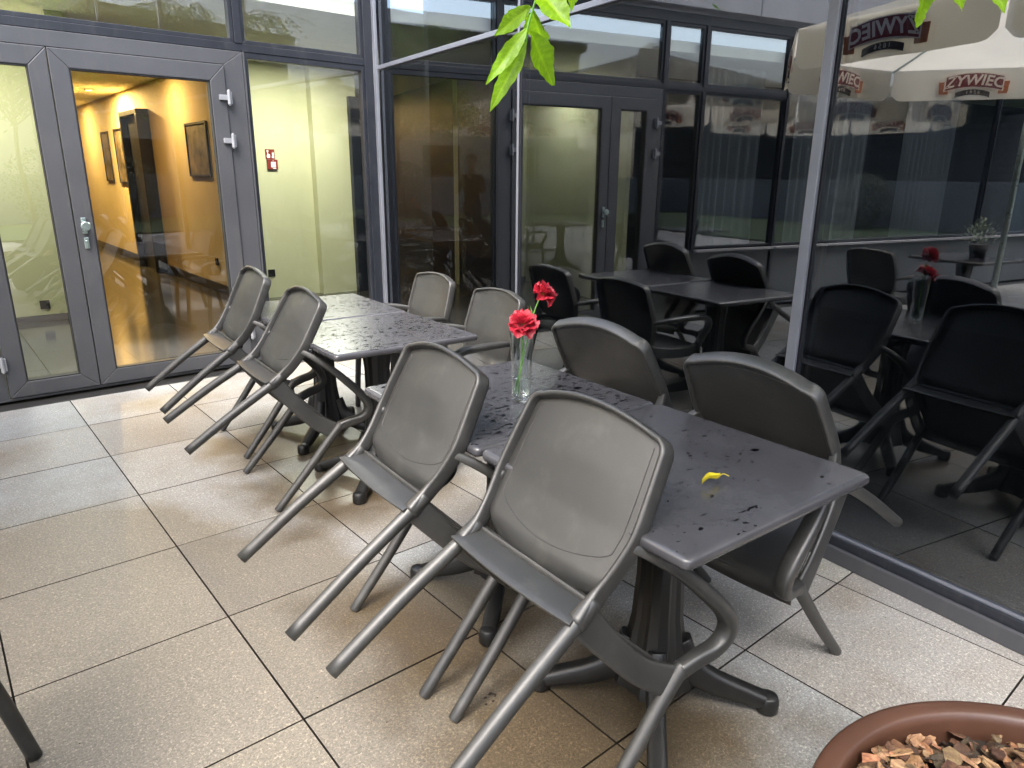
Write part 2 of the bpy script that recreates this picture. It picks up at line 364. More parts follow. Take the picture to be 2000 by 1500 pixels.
# ------------------------------------------------------------ ground
tables = [(1.383, 1.021, radians(-2.8)), (1.413, 1.722, radians(-3.2)), (1.572, 2.876, radians(-3)), (1.625, 3.578, radians(-4.5))]
bm = bmesh.new(); box(bm, -60, 60, -60, YA+30, -.5, -.022); tag(obj('ground', bm, M['bed']), kind='structure')
bm = bmesh.new(); lay = bm.loops.layers.color.new('tone'); dl = bm.verts.layers.float.new('damp'); rl = bm.verts.layers.float.new('stain_shade')
X0, Y0, TS, J = .583, .97, .6, .0028
for i in range(-14, 5):
    for j in range(-14, 8):
        x0, y0 = X0+i*TS, Y0+j*TS
        x1, y1 = x0+TS-J, y0+TS-J; x0 += J; y0 += J
        if y0 > 5.16 or x0 > 2.9: continue
        y1 = min(y1, 5.18)
        n = 12 if -1.5 < x0 < 3 and -.5 < y0 < 5 else 1
        n = n if n == 12 else 2
        tone = random.uniform(.9, 1.08); w = random.uniform(-.02, .02)
        dz = random.uniform(-.0008, .0008)
        vv = [[None]*(n+1) for _ in range(n+1)]
        for a in range(n+1):
            for b in range(n+1):
                x = x0+(x1-x0)*a/n; y = y0+(y1-y0)*b/n
                xr = KX-SB*(KY-y)-.012
                if x > xr: x = max(xr, x0)
                v = bm.verts.new((x, y, dz)); vv[a][b] = v
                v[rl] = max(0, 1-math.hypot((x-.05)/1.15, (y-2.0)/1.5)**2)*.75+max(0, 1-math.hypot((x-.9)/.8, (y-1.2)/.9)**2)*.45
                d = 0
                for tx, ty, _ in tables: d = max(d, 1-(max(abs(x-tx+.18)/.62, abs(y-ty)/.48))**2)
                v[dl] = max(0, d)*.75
        for a in range(n):
            for b in range(n):
                f = bm.faces.new((vv[a][b], vv[a+1][b], vv[a+1][b+1], vv[a][b+1]))
                for l in f.loops: l[lay] = (tone*(1+w), tone, tone*(1-w), 1)
        for k, (p, q) in enumerate((((x0, y0), (x1, y0)), ((x1, y0), (x1, y1)), ((x1, y1), (x0, y1)), ((x0, y1), (x0, y0)))):
            if x1 > 2.5 and k in (0, 1, 2): continue
            f = bm.faces.new([bm.verts.new(c) for c in ((*p, dz), (*p, -.03), (*q, -.03), (*q, dz))])
            for l in f.loops: l[lay] = (.3, .28, .25, 1)
bmesh.ops.dissolve_degenerate(bm, dist=1e-6, edges=bm.edges)
bm.normal_update()
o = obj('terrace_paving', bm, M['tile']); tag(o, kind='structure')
bm = bmesh.new(); box(bm, -8, 3.2, 5.185, 5.34, -.02, -.006); tag(obj('drain_channel', bm, M['gasket']), kind='structure')
bm = bmesh.new(); box(bm, -60, -7.9, -60, 40, -.02, .03); box(bm, -7.9, 60, -60, -7.5, -.02, .03); tag(obj('lawn', bm, M['grass']), kind='structure')

# ------------------------------------------------------------ building A (door wall)
A = empty('glass_building', (0, 0, 0), 0, 'grey framed glazed building front with double doors, lime and orange lit rooms behind', 'building')
def frame_ring(name, mat, parent, x0, x1, z0, z1, w, y0, y1, bevel=.003, wb=None, wt=None, wr=None):
    wb = w if wb is None else wb; wt = w if wt is None else wt
    wr = w if wr is None else wr; bm = bmesh.new()
    # mitred ring
    o_ = [(x0, z0), (x1, z0), (x1, z1), (x0, z1)]; i_ = [(x0+w, z0+wb), (x1-wr, z0+wb), (x1-wr, z1-wt), (x0+w, z1-wt)]
    for k in range(4):
        a, b, c, d = o_[k], o_[(k+1) % 4], i_[(k+1) % 4], i_[k]
        g = .0004
        va = [bm.verts.new((p[0], y, p[1])) for y in (y0, y1) for p in (a, b, c, d)]
        for q in ((0, 1, 2, 3), (7, 6, 5, 4), (0, 4, 5, 1), (2, 6, 7, 3), (1, 5, 6, 2), (0, 3, 7, 4)): bm.faces.new([va[i] for i in q])
    return obj(name, bm, mat, parent, bevel=bevel)
def paneA(parent, x0, x1, z0, z1, y=YA+.03, mat='paneA'):
    bm = bmesh.new(); vs = [bm.verts.new(c) for c in ((x0, y, z0), (x1, y, z0), (x1, y, z1), (x0, y, z1))]; bm.faces.new(vs)
    return obj('pane', bm, M[mat], parent)
# fixed frame round the double door
frame_ring('door_frame', M['frame'], A, .195, 1.975, .012, 2.238, .085, YA, YA+.07, wb=.018, wt=.092, wr=.134)
def leaf(x0, x1, hx):
    f = frame_ring('door', M['frame'], A, x0, x1, .034, 2.142, .103, YA-.012, YA+.06, bevel=.004, wb=.095, wt=.108)
    bm = bmesh.new()
    w = .103
    for a, b, c, d in ((x0+w, x0+w+.008, .129, 2.034), (x1-w-.008, x1-w, .129, 2.034), (x0+w+.008, x1-w-.008, 2.026, 2.034), (x0+w+.008, x1-w-.008, .129, .137)):
        box(bm, a, b, YA-.006, YA+.04, c, d)
    obj('gasket', bm, M['gasket'], f, bevel=0)
    paneA(f, x0+w, x1-w, .129, 2.034)
    for z in (1.93, 1.645, .26):
        bm = bmesh.new()
        cyl(bm, (hx, YA-.036, z-.045), (hx, YA-.036, z+.045), .0125, seg=14)
        cyl(bm, (hx, YA-.036, z-.052), (hx, YA-.036, z+.052), .008, seg=10)
        box(bm, hx-.062, hx-.008, YA-.034, YA-.011, z-.017, z+.017); box(bm, hx+.006, hx+.022, YA-.034, YA-.011, z-.04, z+.04)
        obj('hinge', bm, M['hinge'], f, bevel=.002)
    return f
L1 = leaf(.798, 1.838, 1.846); L2 = leaf(.285, .792, .276)
bm = bmesh.new(); kx = .862
box(bm, kx-.03, kx-.002, YA-.022, YA-.012, 1.045, 1.145)
cyl(bm, (kx-.016, YA-.02, 1.095), (kx-.016, YA-.06, 1.095), .010)
cyl(bm, (kx-.016, YA-.055, 1.095), (kx-.016, YA-.075, 1.095), .024, .030, seg=28); cyl(bm, (kx-.016, YA-.075, 1.095), (kx-.016, YA-.082, 1.095), .030, .026, seg=28)
obj('handle', bm, M['steel'], L1, bevel=.002)
bm = bmesh.new(); box(bm, kx-.03, kx-.002, YA-.022, YA-.012, .95, 1.02); cyl(bm, (kx-.016, YA-.02, .995), (kx-.016, YA-.026, .995), .009); box(bm, kx-.020, kx-.012, YA-.0255, YA-.02, .966, .992)
obj('lock', bm, M['steel'], L1, bevel=.003)
# transom and posts
bm = bmesh.new(); box(bm, -1.45, 3.0, YA+.004, YA+.075, 2.2405, 2.292); obj('transom', bm, M['frame_dark'], A, bevel=.003)
bm = bmesh.new(); box(bm, -9, 3.0, YA+.004, YA+.075, 2.84, 2.93); obj('transom', bm, M['frame_dark'], A, bevel=.003)
for x, w in ((1.978, .012), (.165, .028), (-.33, .04), (-1.49, .04), (-5.3, .02)):
    boxo('post', M['frame'] if x > 1 else M['frame_dark'], A, x, x+w, YA-.004, YA+.075, 0, 2.24)
for x, w in ((1.935, .05), (.165, .04), (-.33, .04), (-1.49, .04), (-5.3, .02)):
    boxo('post', M['frame_dark'], A, x, x+w, YA-.002, YA+.075, 2.292, 2.84)
boxo('corner_post', M['frame_dark'], A, 2.93, 3.0, YA-.01, YA+.08, 0, 2.93)
# fixed window between door and corner
W1 = frame_ring('window', M['frame_dark'], A, 1.9905, 2.93, .01, 2.24, .025, YA+.008, YA+.07, wb=.04, wt=.04)
paneA(W1, 2.015, 2.905, .05, 2.2, YA+.035)
for a, b in ((1.985, 2.93), (.205, 1.935), (-.29, .165), (-1.45, -.33)):
    w_ = frame_ring('window', M['frame_dark'], A, a, b, 2.292, 2.84, .028, YA+.012, YA+.066); paneA(w_, a+.028, b-.028, 2.32, 2.812, YA+.04)
w_ = frame_ring('window', M['frame_dark'], A, -.29, .165, .01, 2.24, .028, YA+.012, YA+.066); paneA(w_, -.262, .137, .04, 2.21, YA+.04)
for a, b in ((-1.45, -.33), (-5.28, -1.49), (-9, -5.3)):
    zt_ = 2.24 if a > -2 else 2.838
    w_ = frame_ring('window', M['frame_dark'], A, a, b, .70, zt_, .02, YA+.012, YA+.066); paneA(w_, a+.02, b-.02, .72, zt_-.02, YA+.04, 'paneA2')
    boxo('apron_panel', M['mesh'], A, a+.002, b-.002, YA+.02, YA+.1, .02, .655)
    boxo('sill', M['concrete'], A, a-.03 if a < -2 else a, b+.0, YA-.05, YA+.011, .66, .685)
# fascia over the glass
for a, b in ((-9, -2.9), (-2.892, -.875), (-.867, 1.9)):
    boxo('fascia', M['concrete'], A, a, b, YA-.10, YA+.3, 2.96, 4.6, bevel=.004)
boxo('fascia', M['concrete'], A, 1.908, 2.72, YA+.08, YA+.3, 2.96, 4.6)
# rooms behind the door wall
YG = 8.2
def wallp(name, mat, *a): return boxo(name, M[mat], A, *a, bevel=0)
wallp('interior_wall', 'green', -9, 1.16, YG, YG+.15, 0, 2.6)
wallp('interior_wall', 'green', 2.86, 3.74, YG, YG+.12, 0, 2.6)
wallp('interior_wall', 'green', 3.7405, 4.3, YG-.12, YG+.119, 0, 2.6)
wallp('corridor_wall', 'cream', 2.79, 2.858, YG-.002, 17, .12, 2.6)
wallp('corridor_wall', 'darkwood', 1.1, 1.158, YG+.152, 17, .45, 2.6)
wallp('corridor_wall', 'darkwood', 1.115, 1.16, 6.86, YG-.001, .45, 2.6)
wallp('skirting', 'skirt', 1.115, 1.16, 6.86, YG-.001, .012, .449)
wallp('interior_wall', 'green', 1.04, 1.158, 6.80, 6.858, .45, 2.6)
wallp('skirting', 'skirt', 1.1, 1.158, YG+.152, 17, .012, .449)
wallp('corridor_wall', 'cream', 1.1, 2.858, 17.002, 17.1, 0, 2.6)
wallp('skirting', 'skirt', 2.772, 2.859, YG-.004, 17, .012, .119)
wallp('skirting', 'skirt', -9, 1.162, YG-.014, YG-.002, .012, .07)
wallp('floor_slab', 'darkfloor', -9, 9, YA+.09, 17.2, -.02, .010)
wallp('ceiling', 'ceil', -9, 9, YA+.09, 17.2, 2.601, 2.70)
wallp('room_end', 'dark', 4.6, 4.7, YA+.6, YG+.3, 0, 2.6)
wallp('partition', 'green', .10, .16, YA+.6, YG, .012, 2.6)
wallp('partition', 'dark', -9, .098, YG-1.2, YG-.1, .012, 2.6)
bm = bmesh.new()       # tall dark frame of an inner door standing off the corridor wall
box(bm, 2.62, 2.786, 11.25, 11.33, .012, 2.2); box(bm, 2.62, 2.786, 12.2, 12.28, .012, 2.2); box(bm, 2.62, 2.786, 11.25, 12.28, 2.202, 2.27); box(bm, 2.70, 2.787, 11.335, 12.195, .012, 2.2)
obj('inner_door', bm, M['skirt'], A, bevel=.003)
bm = bmesh.new(); box(bm, 4.31, 4.37, YG-.6, YG-.1, .012, 2.3); box(bm, 4.18, 4.30, YG-.2, YG-.125, .012, 2.3); obj('inner_door', bm, M['frame_dark'], A, bevel=.003)
bm = bmesh.new(); box(bm, 1.4, 2.3, 16.94, 17.0, .012, 2.1); obj('inner_door', bm, M['darkwood'], A, bevel=.004)
for sx, sz, yy in ((.86, .17, YG-.012), (3.15, .3, YG-.012)):
    boxo('wall_socket', M['skirt'], A, sx-.042, sx+.042, yy, yy+.011, sz-.042, sz+.042, bevel=.004)
boxo('wall_socket', M['skirt'], A, 2.775, 2.7895, 8.93, 9.02, .34, .43, bevel=.004)
# framed pictures on the corridor wall
def picture(y0, y1, z0, z1, label, x=2.788, dark=True):
    e = empty('picture', (x, (y0+y1)/2, z0), 0, label, 'picture', 'framed pictures in the corridor')
    h = (y1-y0)/2; bm = bmesh.new()
    for a in ((-.02, 0, -h, h, 0, .025), (-.02, 0, -h, h, z1-z0-.025, z1-z0), (-.02, 0, -h, -h+.025, .025, z1-z0-.025), (-.02, 0, h-.025, h, .025, z1-z0-.025)): box(bm, *a)
    obj('picture_frame', bm, M['skirt' if dark else 'cream'], e)
    bm = bmesh.new(); box(bm, -.008, -.001, -h+.02, h-.02, .02, z1-z0-.02); obj('print', bm, M['art'], e)
picture(8.82, 9.62, 1.38, 2.0, 'dark framed picture on the orange wall, nearest to the glass door')
picture(12.85, 13.5, 1.25, 2.09, 'tall narrow picture beside the dark inner door frame, second along the orange wall')
picture(13.95, 14.5, 1.27, 2.08, 'tall narrow picture farthest down the orange corridor wall')
# call point and its sign on the lime wall
e = empty('call_point', (3.262, YG-.001, 1.47), 0, 'red brown call point under a hand sign on the lime wall', 'call point')
bm = bmesh.new(); box(bm, -.055, .063, -.03, 0, 0, .107); obj('call_box', bm, M['red_sign'], e, bevel=.004)
bm = bmesh.new(); box(bm, -.018, .036, -.033, -.0305, .022, .082); box(bm, 0, .037, -.033, -.0305, .006, .014); box(bm, .004, .013, -.033, -.0305, .090, .098); obj('press_plate', bm, M['white'], e)
bm = bmesh.new(); box(bm, .0, .018, -.0345, -.0332, .05, .054); obj('plate_mark', bm, M['skirt'], e)
bm = bmesh.new(); box(bm, -.063, .043, -.008, 0, .112, .218); obj('sign_plate', bm, M['red_sign'], e, bevel=.001)
def flat_poly(bm, pts, y, z0=0):
    bm.faces.new([bm.verts.new((px, y, z0+pz)) for px, pz in pts])
bm = bmesh.new()
flat_poly(bm, [(-.048, .125), (-.015, .125), (-.012, .15), (-.014, .163), (-.032, .168), (-.034, .19), (-.042, .19), (-.043, .16), (-.052, .15)], -.0085)
flat_poly(bm, [(-.052+.012*cos(k*pi/6)+.014, .198+.012*sin(k*pi/6)) for k in range(12)], -.0087)
flat_poly(bm, [(.008, .125), (.032, .122), (.034, .142), (.028, .15), (.035, .165), (.03, .192), (.022, .175), (.016, .19), (.01, .168), (.014, .15), (.006, .14)], -.0085)
obj('sign_symbol', bm, M['white'], e)
# lamps that light the rooms
def lamp(x, y, w, l, col, st, watt, label):
    e = empty('ceiling_lamp', (x, y, 2.585), 0, label, 'ceiling lamp')
    bm = bmesh.new()
    for a in ((-w/2, w/2, -l/2, -l/2+.02), (-w/2, w/2, l/2-.02, l/2), (-w/2, -w/2+.02, -l/2+.02, l/2-.02), (w/2-.02, w/2, -l/2+.02, l/2-.02)): box(bm, *a, -.01, .015)
    obj('lamp_housing', bm, M['white'], e); bm = bmesh.new(); box(bm, -w/2+.02, w/2-.02, -l/2+.02, l/2-.02, -.002, .01); obj('diffuser', bm, emit('lamp_glow', col, st), e)
    ld = bpy.data.lights.new('lamp_light', 'AREA'); ld.shape = 'RECTANGLE'; ld.size = w*.9; ld.size_y = l*.9; ld.energy = watt; ld.color = col
    lo = bpy.data.objects.new('lamp_light', ld); COL.objects.link(lo); lo.parent = e; lo.location = (0, 0, -.012)
lamp(2.35, 12.6, .12, .12, (1, .66, .25), 6, 34, 'small warm downlight in the corridor ceiling')
lamp(2.3, 9.9, .12, .12, (1, .62, .25), 5, 5, 'dim warm downlight in the corridor ceiling nearest the glass door')
lamp(2.2, 15.4, .12, .12, (1, .66, .25), 6, 9, 'small warm downlight at the far end of the corridor ceiling')
lamp(3.3, 7.12, .7, .14, (1, .99, .90), 3, 13, 'added white panel lamp in the ceiling behind the corner window, brightening the lime wall')  # both white panels are unseen additions that brighten the lime walls
lamp(.6, 7.12, .5, .14, (1, .99, .90), 3, 8, 'added white panel lamp in the ceiling behind the left door leaf, brightening the lime room')

# sheer curtains inside the left windows
def curtain(x0, x1, label, y=YA+.30):
    bm = bmesh.new(); n = int((x1-x0)*70)
    grid(bm, lambda u, v: Vector((x0+(x1-x0)*u, y+.035*sin(u*(x1-x0)*52+1.5*sin(u*9))+.012*sin(u*131), .68+1.85*v)), n, 6)
    o = obj('curtain', bm, M['curtain'], None, smooth=True); tag(o, label, 'curtain', 'sheer curtains inside the windows')
curtain(-1.42, -.5, 'pale sheer curtain in the window next to the double door, seen mirrored')
curtain(-3.2, -1.9, 'pale sheer curtain in the second window from the double door, seen mirrored')
curtain(-4.9, -3.9, 'narrow sheer curtain in the third window from the double door, seen mirrored')

# ------------------------------------------------------------ building B (tinted glass wall)
B = empty('glass_wall', (0, 0, 0), 0, 'dark tinted glass wall with aluminium mullions mirroring the terrace', 'glass wall')
def bo(name, mat, u0, u1, w0, w1, z0, z1, bevel=.002, parent=None):
    bm = bmesh.new(); box(bm, u0, u1, w0, w1, z0, z1, WB); return obj(name, bm, M[mat], parent or B, bevel=bevel)
US = [0.02, 2.04, 4.005, 5.97, 7.94, 9.9]
bo('base_profile', 'frame', .0, 10, -.03, .035, .001, .062)
bo('base_profile', 'frame_dark', .0, 10, -.03, .018, .0625, .098)
bo('base_trim', 'cap', .0, 10, -.02, .010, .0985, .106, .001)
for k, u in enumerate(US):
    w = (.036, .0095, .021, .021, .021, .021)[k]; dp = (.03, .012, .022, .022, .022, .022)[k]
    bo('mullion', 'frame_dark', u-w-.004, u+w+.004, -.09, -.004, .1, 3.6)
    bo('mullion_cap', 'cap', u-w, u+w, .004, dp, .106 if k else 0, 3.6, .004)
for k in range(5):
    a, b = US[k]+.0345, US[k+1]-.0345
    bo('transom', 'cap', a-.010, b+.010, .003, .016, 2.213, 2.243, .003)
    bo('transom_bar', 'frame', a, b, -.05, -.003, 2.208, 2.248)
    for z0, z1 in ((.106, 2.208), (2.248, 3.6)):
        for lay_, (mt_, w_, tilt) in enumerate((('paneB', -.004, 0), ('paneB2', -.030, (.004, -.003, .002, .0035, -.002)[k]))):
            bm = bmesh.new()
            vs = [bm.verts.new(WB @ Vector((uu, w_+tilt*(uu-(a+b)/2)+(tilt*.8*(zz-1.2) if lay_ else 0), zz))) for uu, zz in ((a-.004, z0), (b+.004, z0), (b+.004, z1), (a-.004, z1))]
            bm.faces.new(vs); obj('pane', bm, M[mt_], B)
bo('roof_edge', 'frame_dark', .3, 10, -.15, .05, 3.61, 4.6)
# dark room behind it
bo('room_floor', 'darkfloor', -.6, 10, -5, -.13, -.02, .008)
bo('room_wall', 'dark', -.6, 10, -5.1, -5, 0, 3.6)
bo('room_wall', 'dark', 9.95, 10, -5, -.13, 0, 3.6)
bo('room_ceiling', 'dark', .3, 10, -5, -.16, 3.5, 3.605)
bo('room_wall', 'dark', .05, .12, -5, -.4, 0, 3.6)

# ------------------------------------------------------------ chairs
CH_G = 'charcoal plastic armchairs tipped against the tables'
prof = [(.223, -.476, 0), (.2165, -.432, .22), (.209, -.385, .41), (.209, -.374, .47), (.219, -.374, .53), (.231, -.388, .611), (.228, -.410, .69), (.2195, -.437, .785)]
def side(s): return [Vector((x*s, y, z)) for x, y, z in prof]
def prof_y(z):
    for a, b in zip(prof[:-1], prof[1:]):
        if a[2] <= z <= b[2]:
            t = (z-a[2])/(b[2]-a[2]); t = t; return a[1]+(b[1]-a[1])*t, a[0]+(b[0]-a[0])*t
    a, b = prof[-2], prof[-1]; t = (z-a[2])/(b[2]-a[2]); return a[1]+(b[1]-a[1])*t, b[0]
def make_chair():
    root = empty('armchair', (0, 0, 0)); m = M['chair']
    for s in (-1, 1):
        bm = bmesh.new(); c = crom(side(s)[:4], 6); n = len(c)
        sweep(bm, c, [(.0178-.0004*i/n, .0178+.0025*i/n) for i in range(n)], (0, 1, 0), 16)
        obj('leg', bm, m, root, True)
        bm = bmesh.new(); c = crom([(.25*s, 0, 0), (.251*s, -.012, .2), (.254*s, -.03, .40), (.258*s, -.034, .47)], 5); n = len(c)
        sweep(bm, c, [(.0168+.0025*i/n, .0168+.004*i/n) for i in range(n)], (0, 1, 0), 16)
        obj('leg', bm, m, root, True, .002, 60)
        # armrest: flat band bending down into the front leg
        bm = bmesh.new()
        c = crom([(.226*s, -.392, .600), (.247*s, -.34, .612), (.272*s, -.26, .622), (.284*s, -.15, .625), (.286*s, -.06, .622), (.285*s, -.008, .608), (.281*s, .016, .578), (.275*s, .012, .54), (.266*s, -.012, .50), (.258*s, -.034, .455)], 5); n = len(c)
        sec = []
        for i in range(n):
            t = i/(n-1); hw = .009+.014*min(1, t*3.2) if t < .6 else .023-.006*(t-.6)/.4
            sec.append((hw, .011+.007*min(1, t*3) if t < .55 else .018+.003*(t-.55)/.45))
        # keep the band's width across the chair all the way round the bend
        rings = []
        for i, p in enumerate(c):
            a = c[max(0, i-1)]; b = c[min(n-1, i+1)]; t = (b-a).normalized(); sv = Vector((1, 0, 0)); sv = (sv-t*sv.dot(t)).normalized(); v = sv.cross(t)
            ring = []
            for k in range(16):
                an = 2*pi*k/16; cc, dd = cos(an), sin(an); e = .6
                ring.append(bm.verts.new(p+sv*sec[i][0]*math.copysign(abs(cc)**e, cc)+v*sec[i][1]*math.copysign(abs(dd)**e, dd)))
            rings.append(ring)
        for a, b in zip(rings[:-1], rings[1:]):
            for k in range(16): bm.faces.new((a[k], a[(k+1) % 16], b[(k+1) % 16], b[k]))
        bm.faces.new(rings[0][::-1]); bm.faces.new(rings[-1])
        obj('armrest', bm, m, root, True)
    # rim round the back: up one side, across the top, down the other
    def rim(inset=0, back=0):
        pts = []
        for p in crom(side(1)[2:], 6)[0:]: pts.append(Vector((p.x-inset, p.y, p.z)))
        top = []
        for k in range(1, 9):
            a = pi/2*k/8; top.append(Vector((.2195-inset-.036*(1-cos(a)), -.437-.010*sin(a), .785+(.035-inset)*sin(a))))
        for k in range(1, 12):
            t = k/12; x = (.1835-inset)*(1-2*t); q = 1-(x/(.1835-inset))**2
            top.append(Vector((x, -.447-.026*q, .820-inset+.020*q)))
        L = pts+top[:8]; R = [Vector((-p.x, p.y, p.z)) for p in L][::-1]
        return L+top[8:]+R
    bm = bmesh.new(); c = rim(); n = len(c)
    rings = []
    for i, p in enumerate(c):
        a = c[max(0, i-1)]; b = c[min(n-1, i+1)]; t = (b-a).normalized()
        dpt = Vector((0, -.97, -.22 if p.z > .6 else .1)); dpt = (dpt-t*dpt.dot(t)).normalized(); sv = t.cross(dpt)
        k0 = min(i, n-1-i)/9; hw, hd = (.0182-.0108*min(1, k0), .0215+.0005*min(1, k0))
        ring = []
        for k in range(12):
            an = 2*pi*k/12; cc, dd = cos(an), sin(an); e = .55
            ring.append(bm.verts.new(p+sv*hw*math.copysign(abs(cc)**e, cc)+dpt*hd*math.copysign(abs(dd)**e, dd)))
        rings.append(ring)
    for a, b in zip(rings[:-1], rings[1:]):
        for k in range(12): bm.faces.new((a[k], a[(k+1) % 12], b[(k+1) % 12], b[k]))
    bm.faces.new(rings[0][::-1]); bm.faces.new(rings[-1])
    obj('back_frame', bm, m, root, True)
    # backrest panel
    def pan(u, v):
        # v 0 bottom .. 1 top ; u across
        zt = .819; a = 2*u-1
        z = .462+(zt-.462)*v
        y, x = prof_y(z) if z < .785 else (-.437-.010*(z-.785)/.035, .2195)
        hw = x-.004
        if z > .785: tt = min(1, (z-.785)/.036); hw = .2195-.036*(1-math.sqrt(max(0, 1-tt*tt)))-.004
        if v < .22: hw *= 1-.30*(1-v/.22)**2.6
        X = a*hw; q = 1-a*a
        z2 = z + (.0 if v < .85 else 0)
        zz = z-.018*(1-v)**4*q*1.5 + .020*q*v**6
        yy = y-.024*q*min(1, v*1.2+.15)+.003
        if v < .18: yy += .045*(1-v/.18)**2       # tucks forward under into the seat
        return Vector((X, yy, zz))
    bm = bmesh.new(); slab(bm, pan, 24, 30, lambda u, v: Vector((0, .009, 0)))
    obj('backrest', bm, m, root, True, .0015, 60)
    # fine moulded line that follows the edge of the panel, behind and in front
    for dy, rr, names in ((-.0006, .0011, 0), (.0096, .0010, 1)):
        bm = bmesh.new(); pts = []
        for k in range(61):
            t = k/60
            if t < .3: u, v = .07, .93-(.93-.30)*t/.3
            elif t < .7: q = (t-.3)/.4; u = .07+.86*q; v = .30-.115*sin(pi*q)**.6
            else: u, v = .93, .30+.63*(t-.7)/.3
            pts.append(pan(u, v)+Vector((0, dy, 0)))
        if names: 
            pts = [pan(.06+.88*k/40, .955-.5*0) + Vector((0, dy, 0)) for k in range(41)]
        sweep(bm, pts, [(rr, rr)]*len(pts), (0, 1, 0), 6)
        obj('moulding_line', bm, m, root, True)
    # seat with its rear lip
    def seat(u, v):
        a = 2*u-1; y = -.372+.385*v; hw = .207+.037*v
        q = 1-a*a; z = .446-.014*q*sin(pi*min(1, v*1.1))
        if v > .86: z -= .030*((v-.86)/.14)**2
        if v < .12: z += .022*(1-v/.12)**2
        return Vector((a*hw, y+.012*q*v, z))
    bm = bmesh.new(); slab(bm, seat, 20, 24, lambda u, v: Vector((0, 0, -.009)))
    def lip(u, v):
        a = 2*u-1; q = 1-a*a
        return Vector((a*(.200+.020*v*v), -.350-(.066+.006*q)*v, .474-(.070+.004*q)*v**1.15-.004*q))
    slab(bm, lip, 20, 5, lambda u, v: Vector((0, .005, -.004)))
    obj('seat', bm, m, root, True, .0015, 60)
    bm = bmesh.new()
    for s in (-1, 1):
        c = crom([(.209*s, -.385, .428), (.222*s, -.27, .412), (.236*s, -.14, .405), (.254*s, -.032, .425)], 6); n = len(c)
        sweep(bm, c, [(.0075, .032+.008*abs(2*i/(n-1)-1)**2) for i in range(n)], (0, 0, 1), 12, e=.5)
    c = crom([(-.25, -.03, .415), (0, -.006, .418), (.25, -.03, .415)], 8); sweep(bm, c, [(.006, .024)]*len(c), (0, 0, 1), 10, e=.5)
    obj('seat_apron', bm, m, root, True, .0015, 60)
    # foot plugs
    for x, y in ((.25, 0), (-.25, 0), (.223, -.476), (-.223, -.476)):
        pass
    return root
chair = make_chair()
poses = [
 (.897, 1.057, -.053, .771, 'tipped charcoal armchair nearest the camera, leaning its back on the front table edge'),
 (.917, 1.685, -.084, .754, 'tipped charcoal armchair leaning on the table beside the glass vase, second from the front'),
 (1.046, 3.06, -.076, .812, 'tipped charcoal armchair on the left side of the far pair of tables, nearer one'),
 (1.156, 3.746, -.08, .722, 'tipped charcoal armchair closest to the grey glass door, ends of its legs in the air'),
 (2.009, 1.033, 3.088, .785, 'tipped charcoal armchair by the tinted glass, leaning over the table with the yellow leaf'),
 (2.066, 1.688, 3.148, .79, 'tipped charcoal armchair between the vase table and the tinted glass'),
 (1.880, 2.93, 3.05, 0, 'upright armchair pushed in at the far tables, right one of the pair by the corner'),
 (1.965, 3.66, 3.05, 0, 'upright armchair pushed in at the far tables, left one of the pair by the corner'),
 (-.476, 1.655, 3.14, 0, 'dark armchair of the next row, only one leg showing at the lower left corner'),
]
UPG = 'upright armchairs at the far tables'
chairs = []
for i, (x, y, yw, tl, lb) in enumerate(poses):
    c = chair if i == 0 else copy_tree(chair)
    # local +Y is forward; tip forward about the front feet, then turn
    R_ = Matrix.Translation((x-(.014 if i < 4 else 0), y, .003)) @ Matrix.Rotation(yw-pi/2, 4, 'Z') @ Matrix.Rotation(-tl, 4, 'X')
    c.matrix_world = R_
    tag(c, lb, 'armchair', CH_G if tl else ('armchairs standing upright')); chairs.append(c)
for i, (x, y, yw, lb) in enumerate(((-1.75, 1.75, 0, 'dark armchair beyond the camera row, facing right at the side table'), (-1.2, 3.55, pi, 'dark armchair under the parasol beside the potted plant table'))):
    c = copy_tree(chair); c.matrix_world = Matrix.Translation((x, y, .003)) @ Matrix.Rotation(yw-pi/2, 4, 'Z'); tag(c, lb, 'armchair', 'armchairs standing upright')

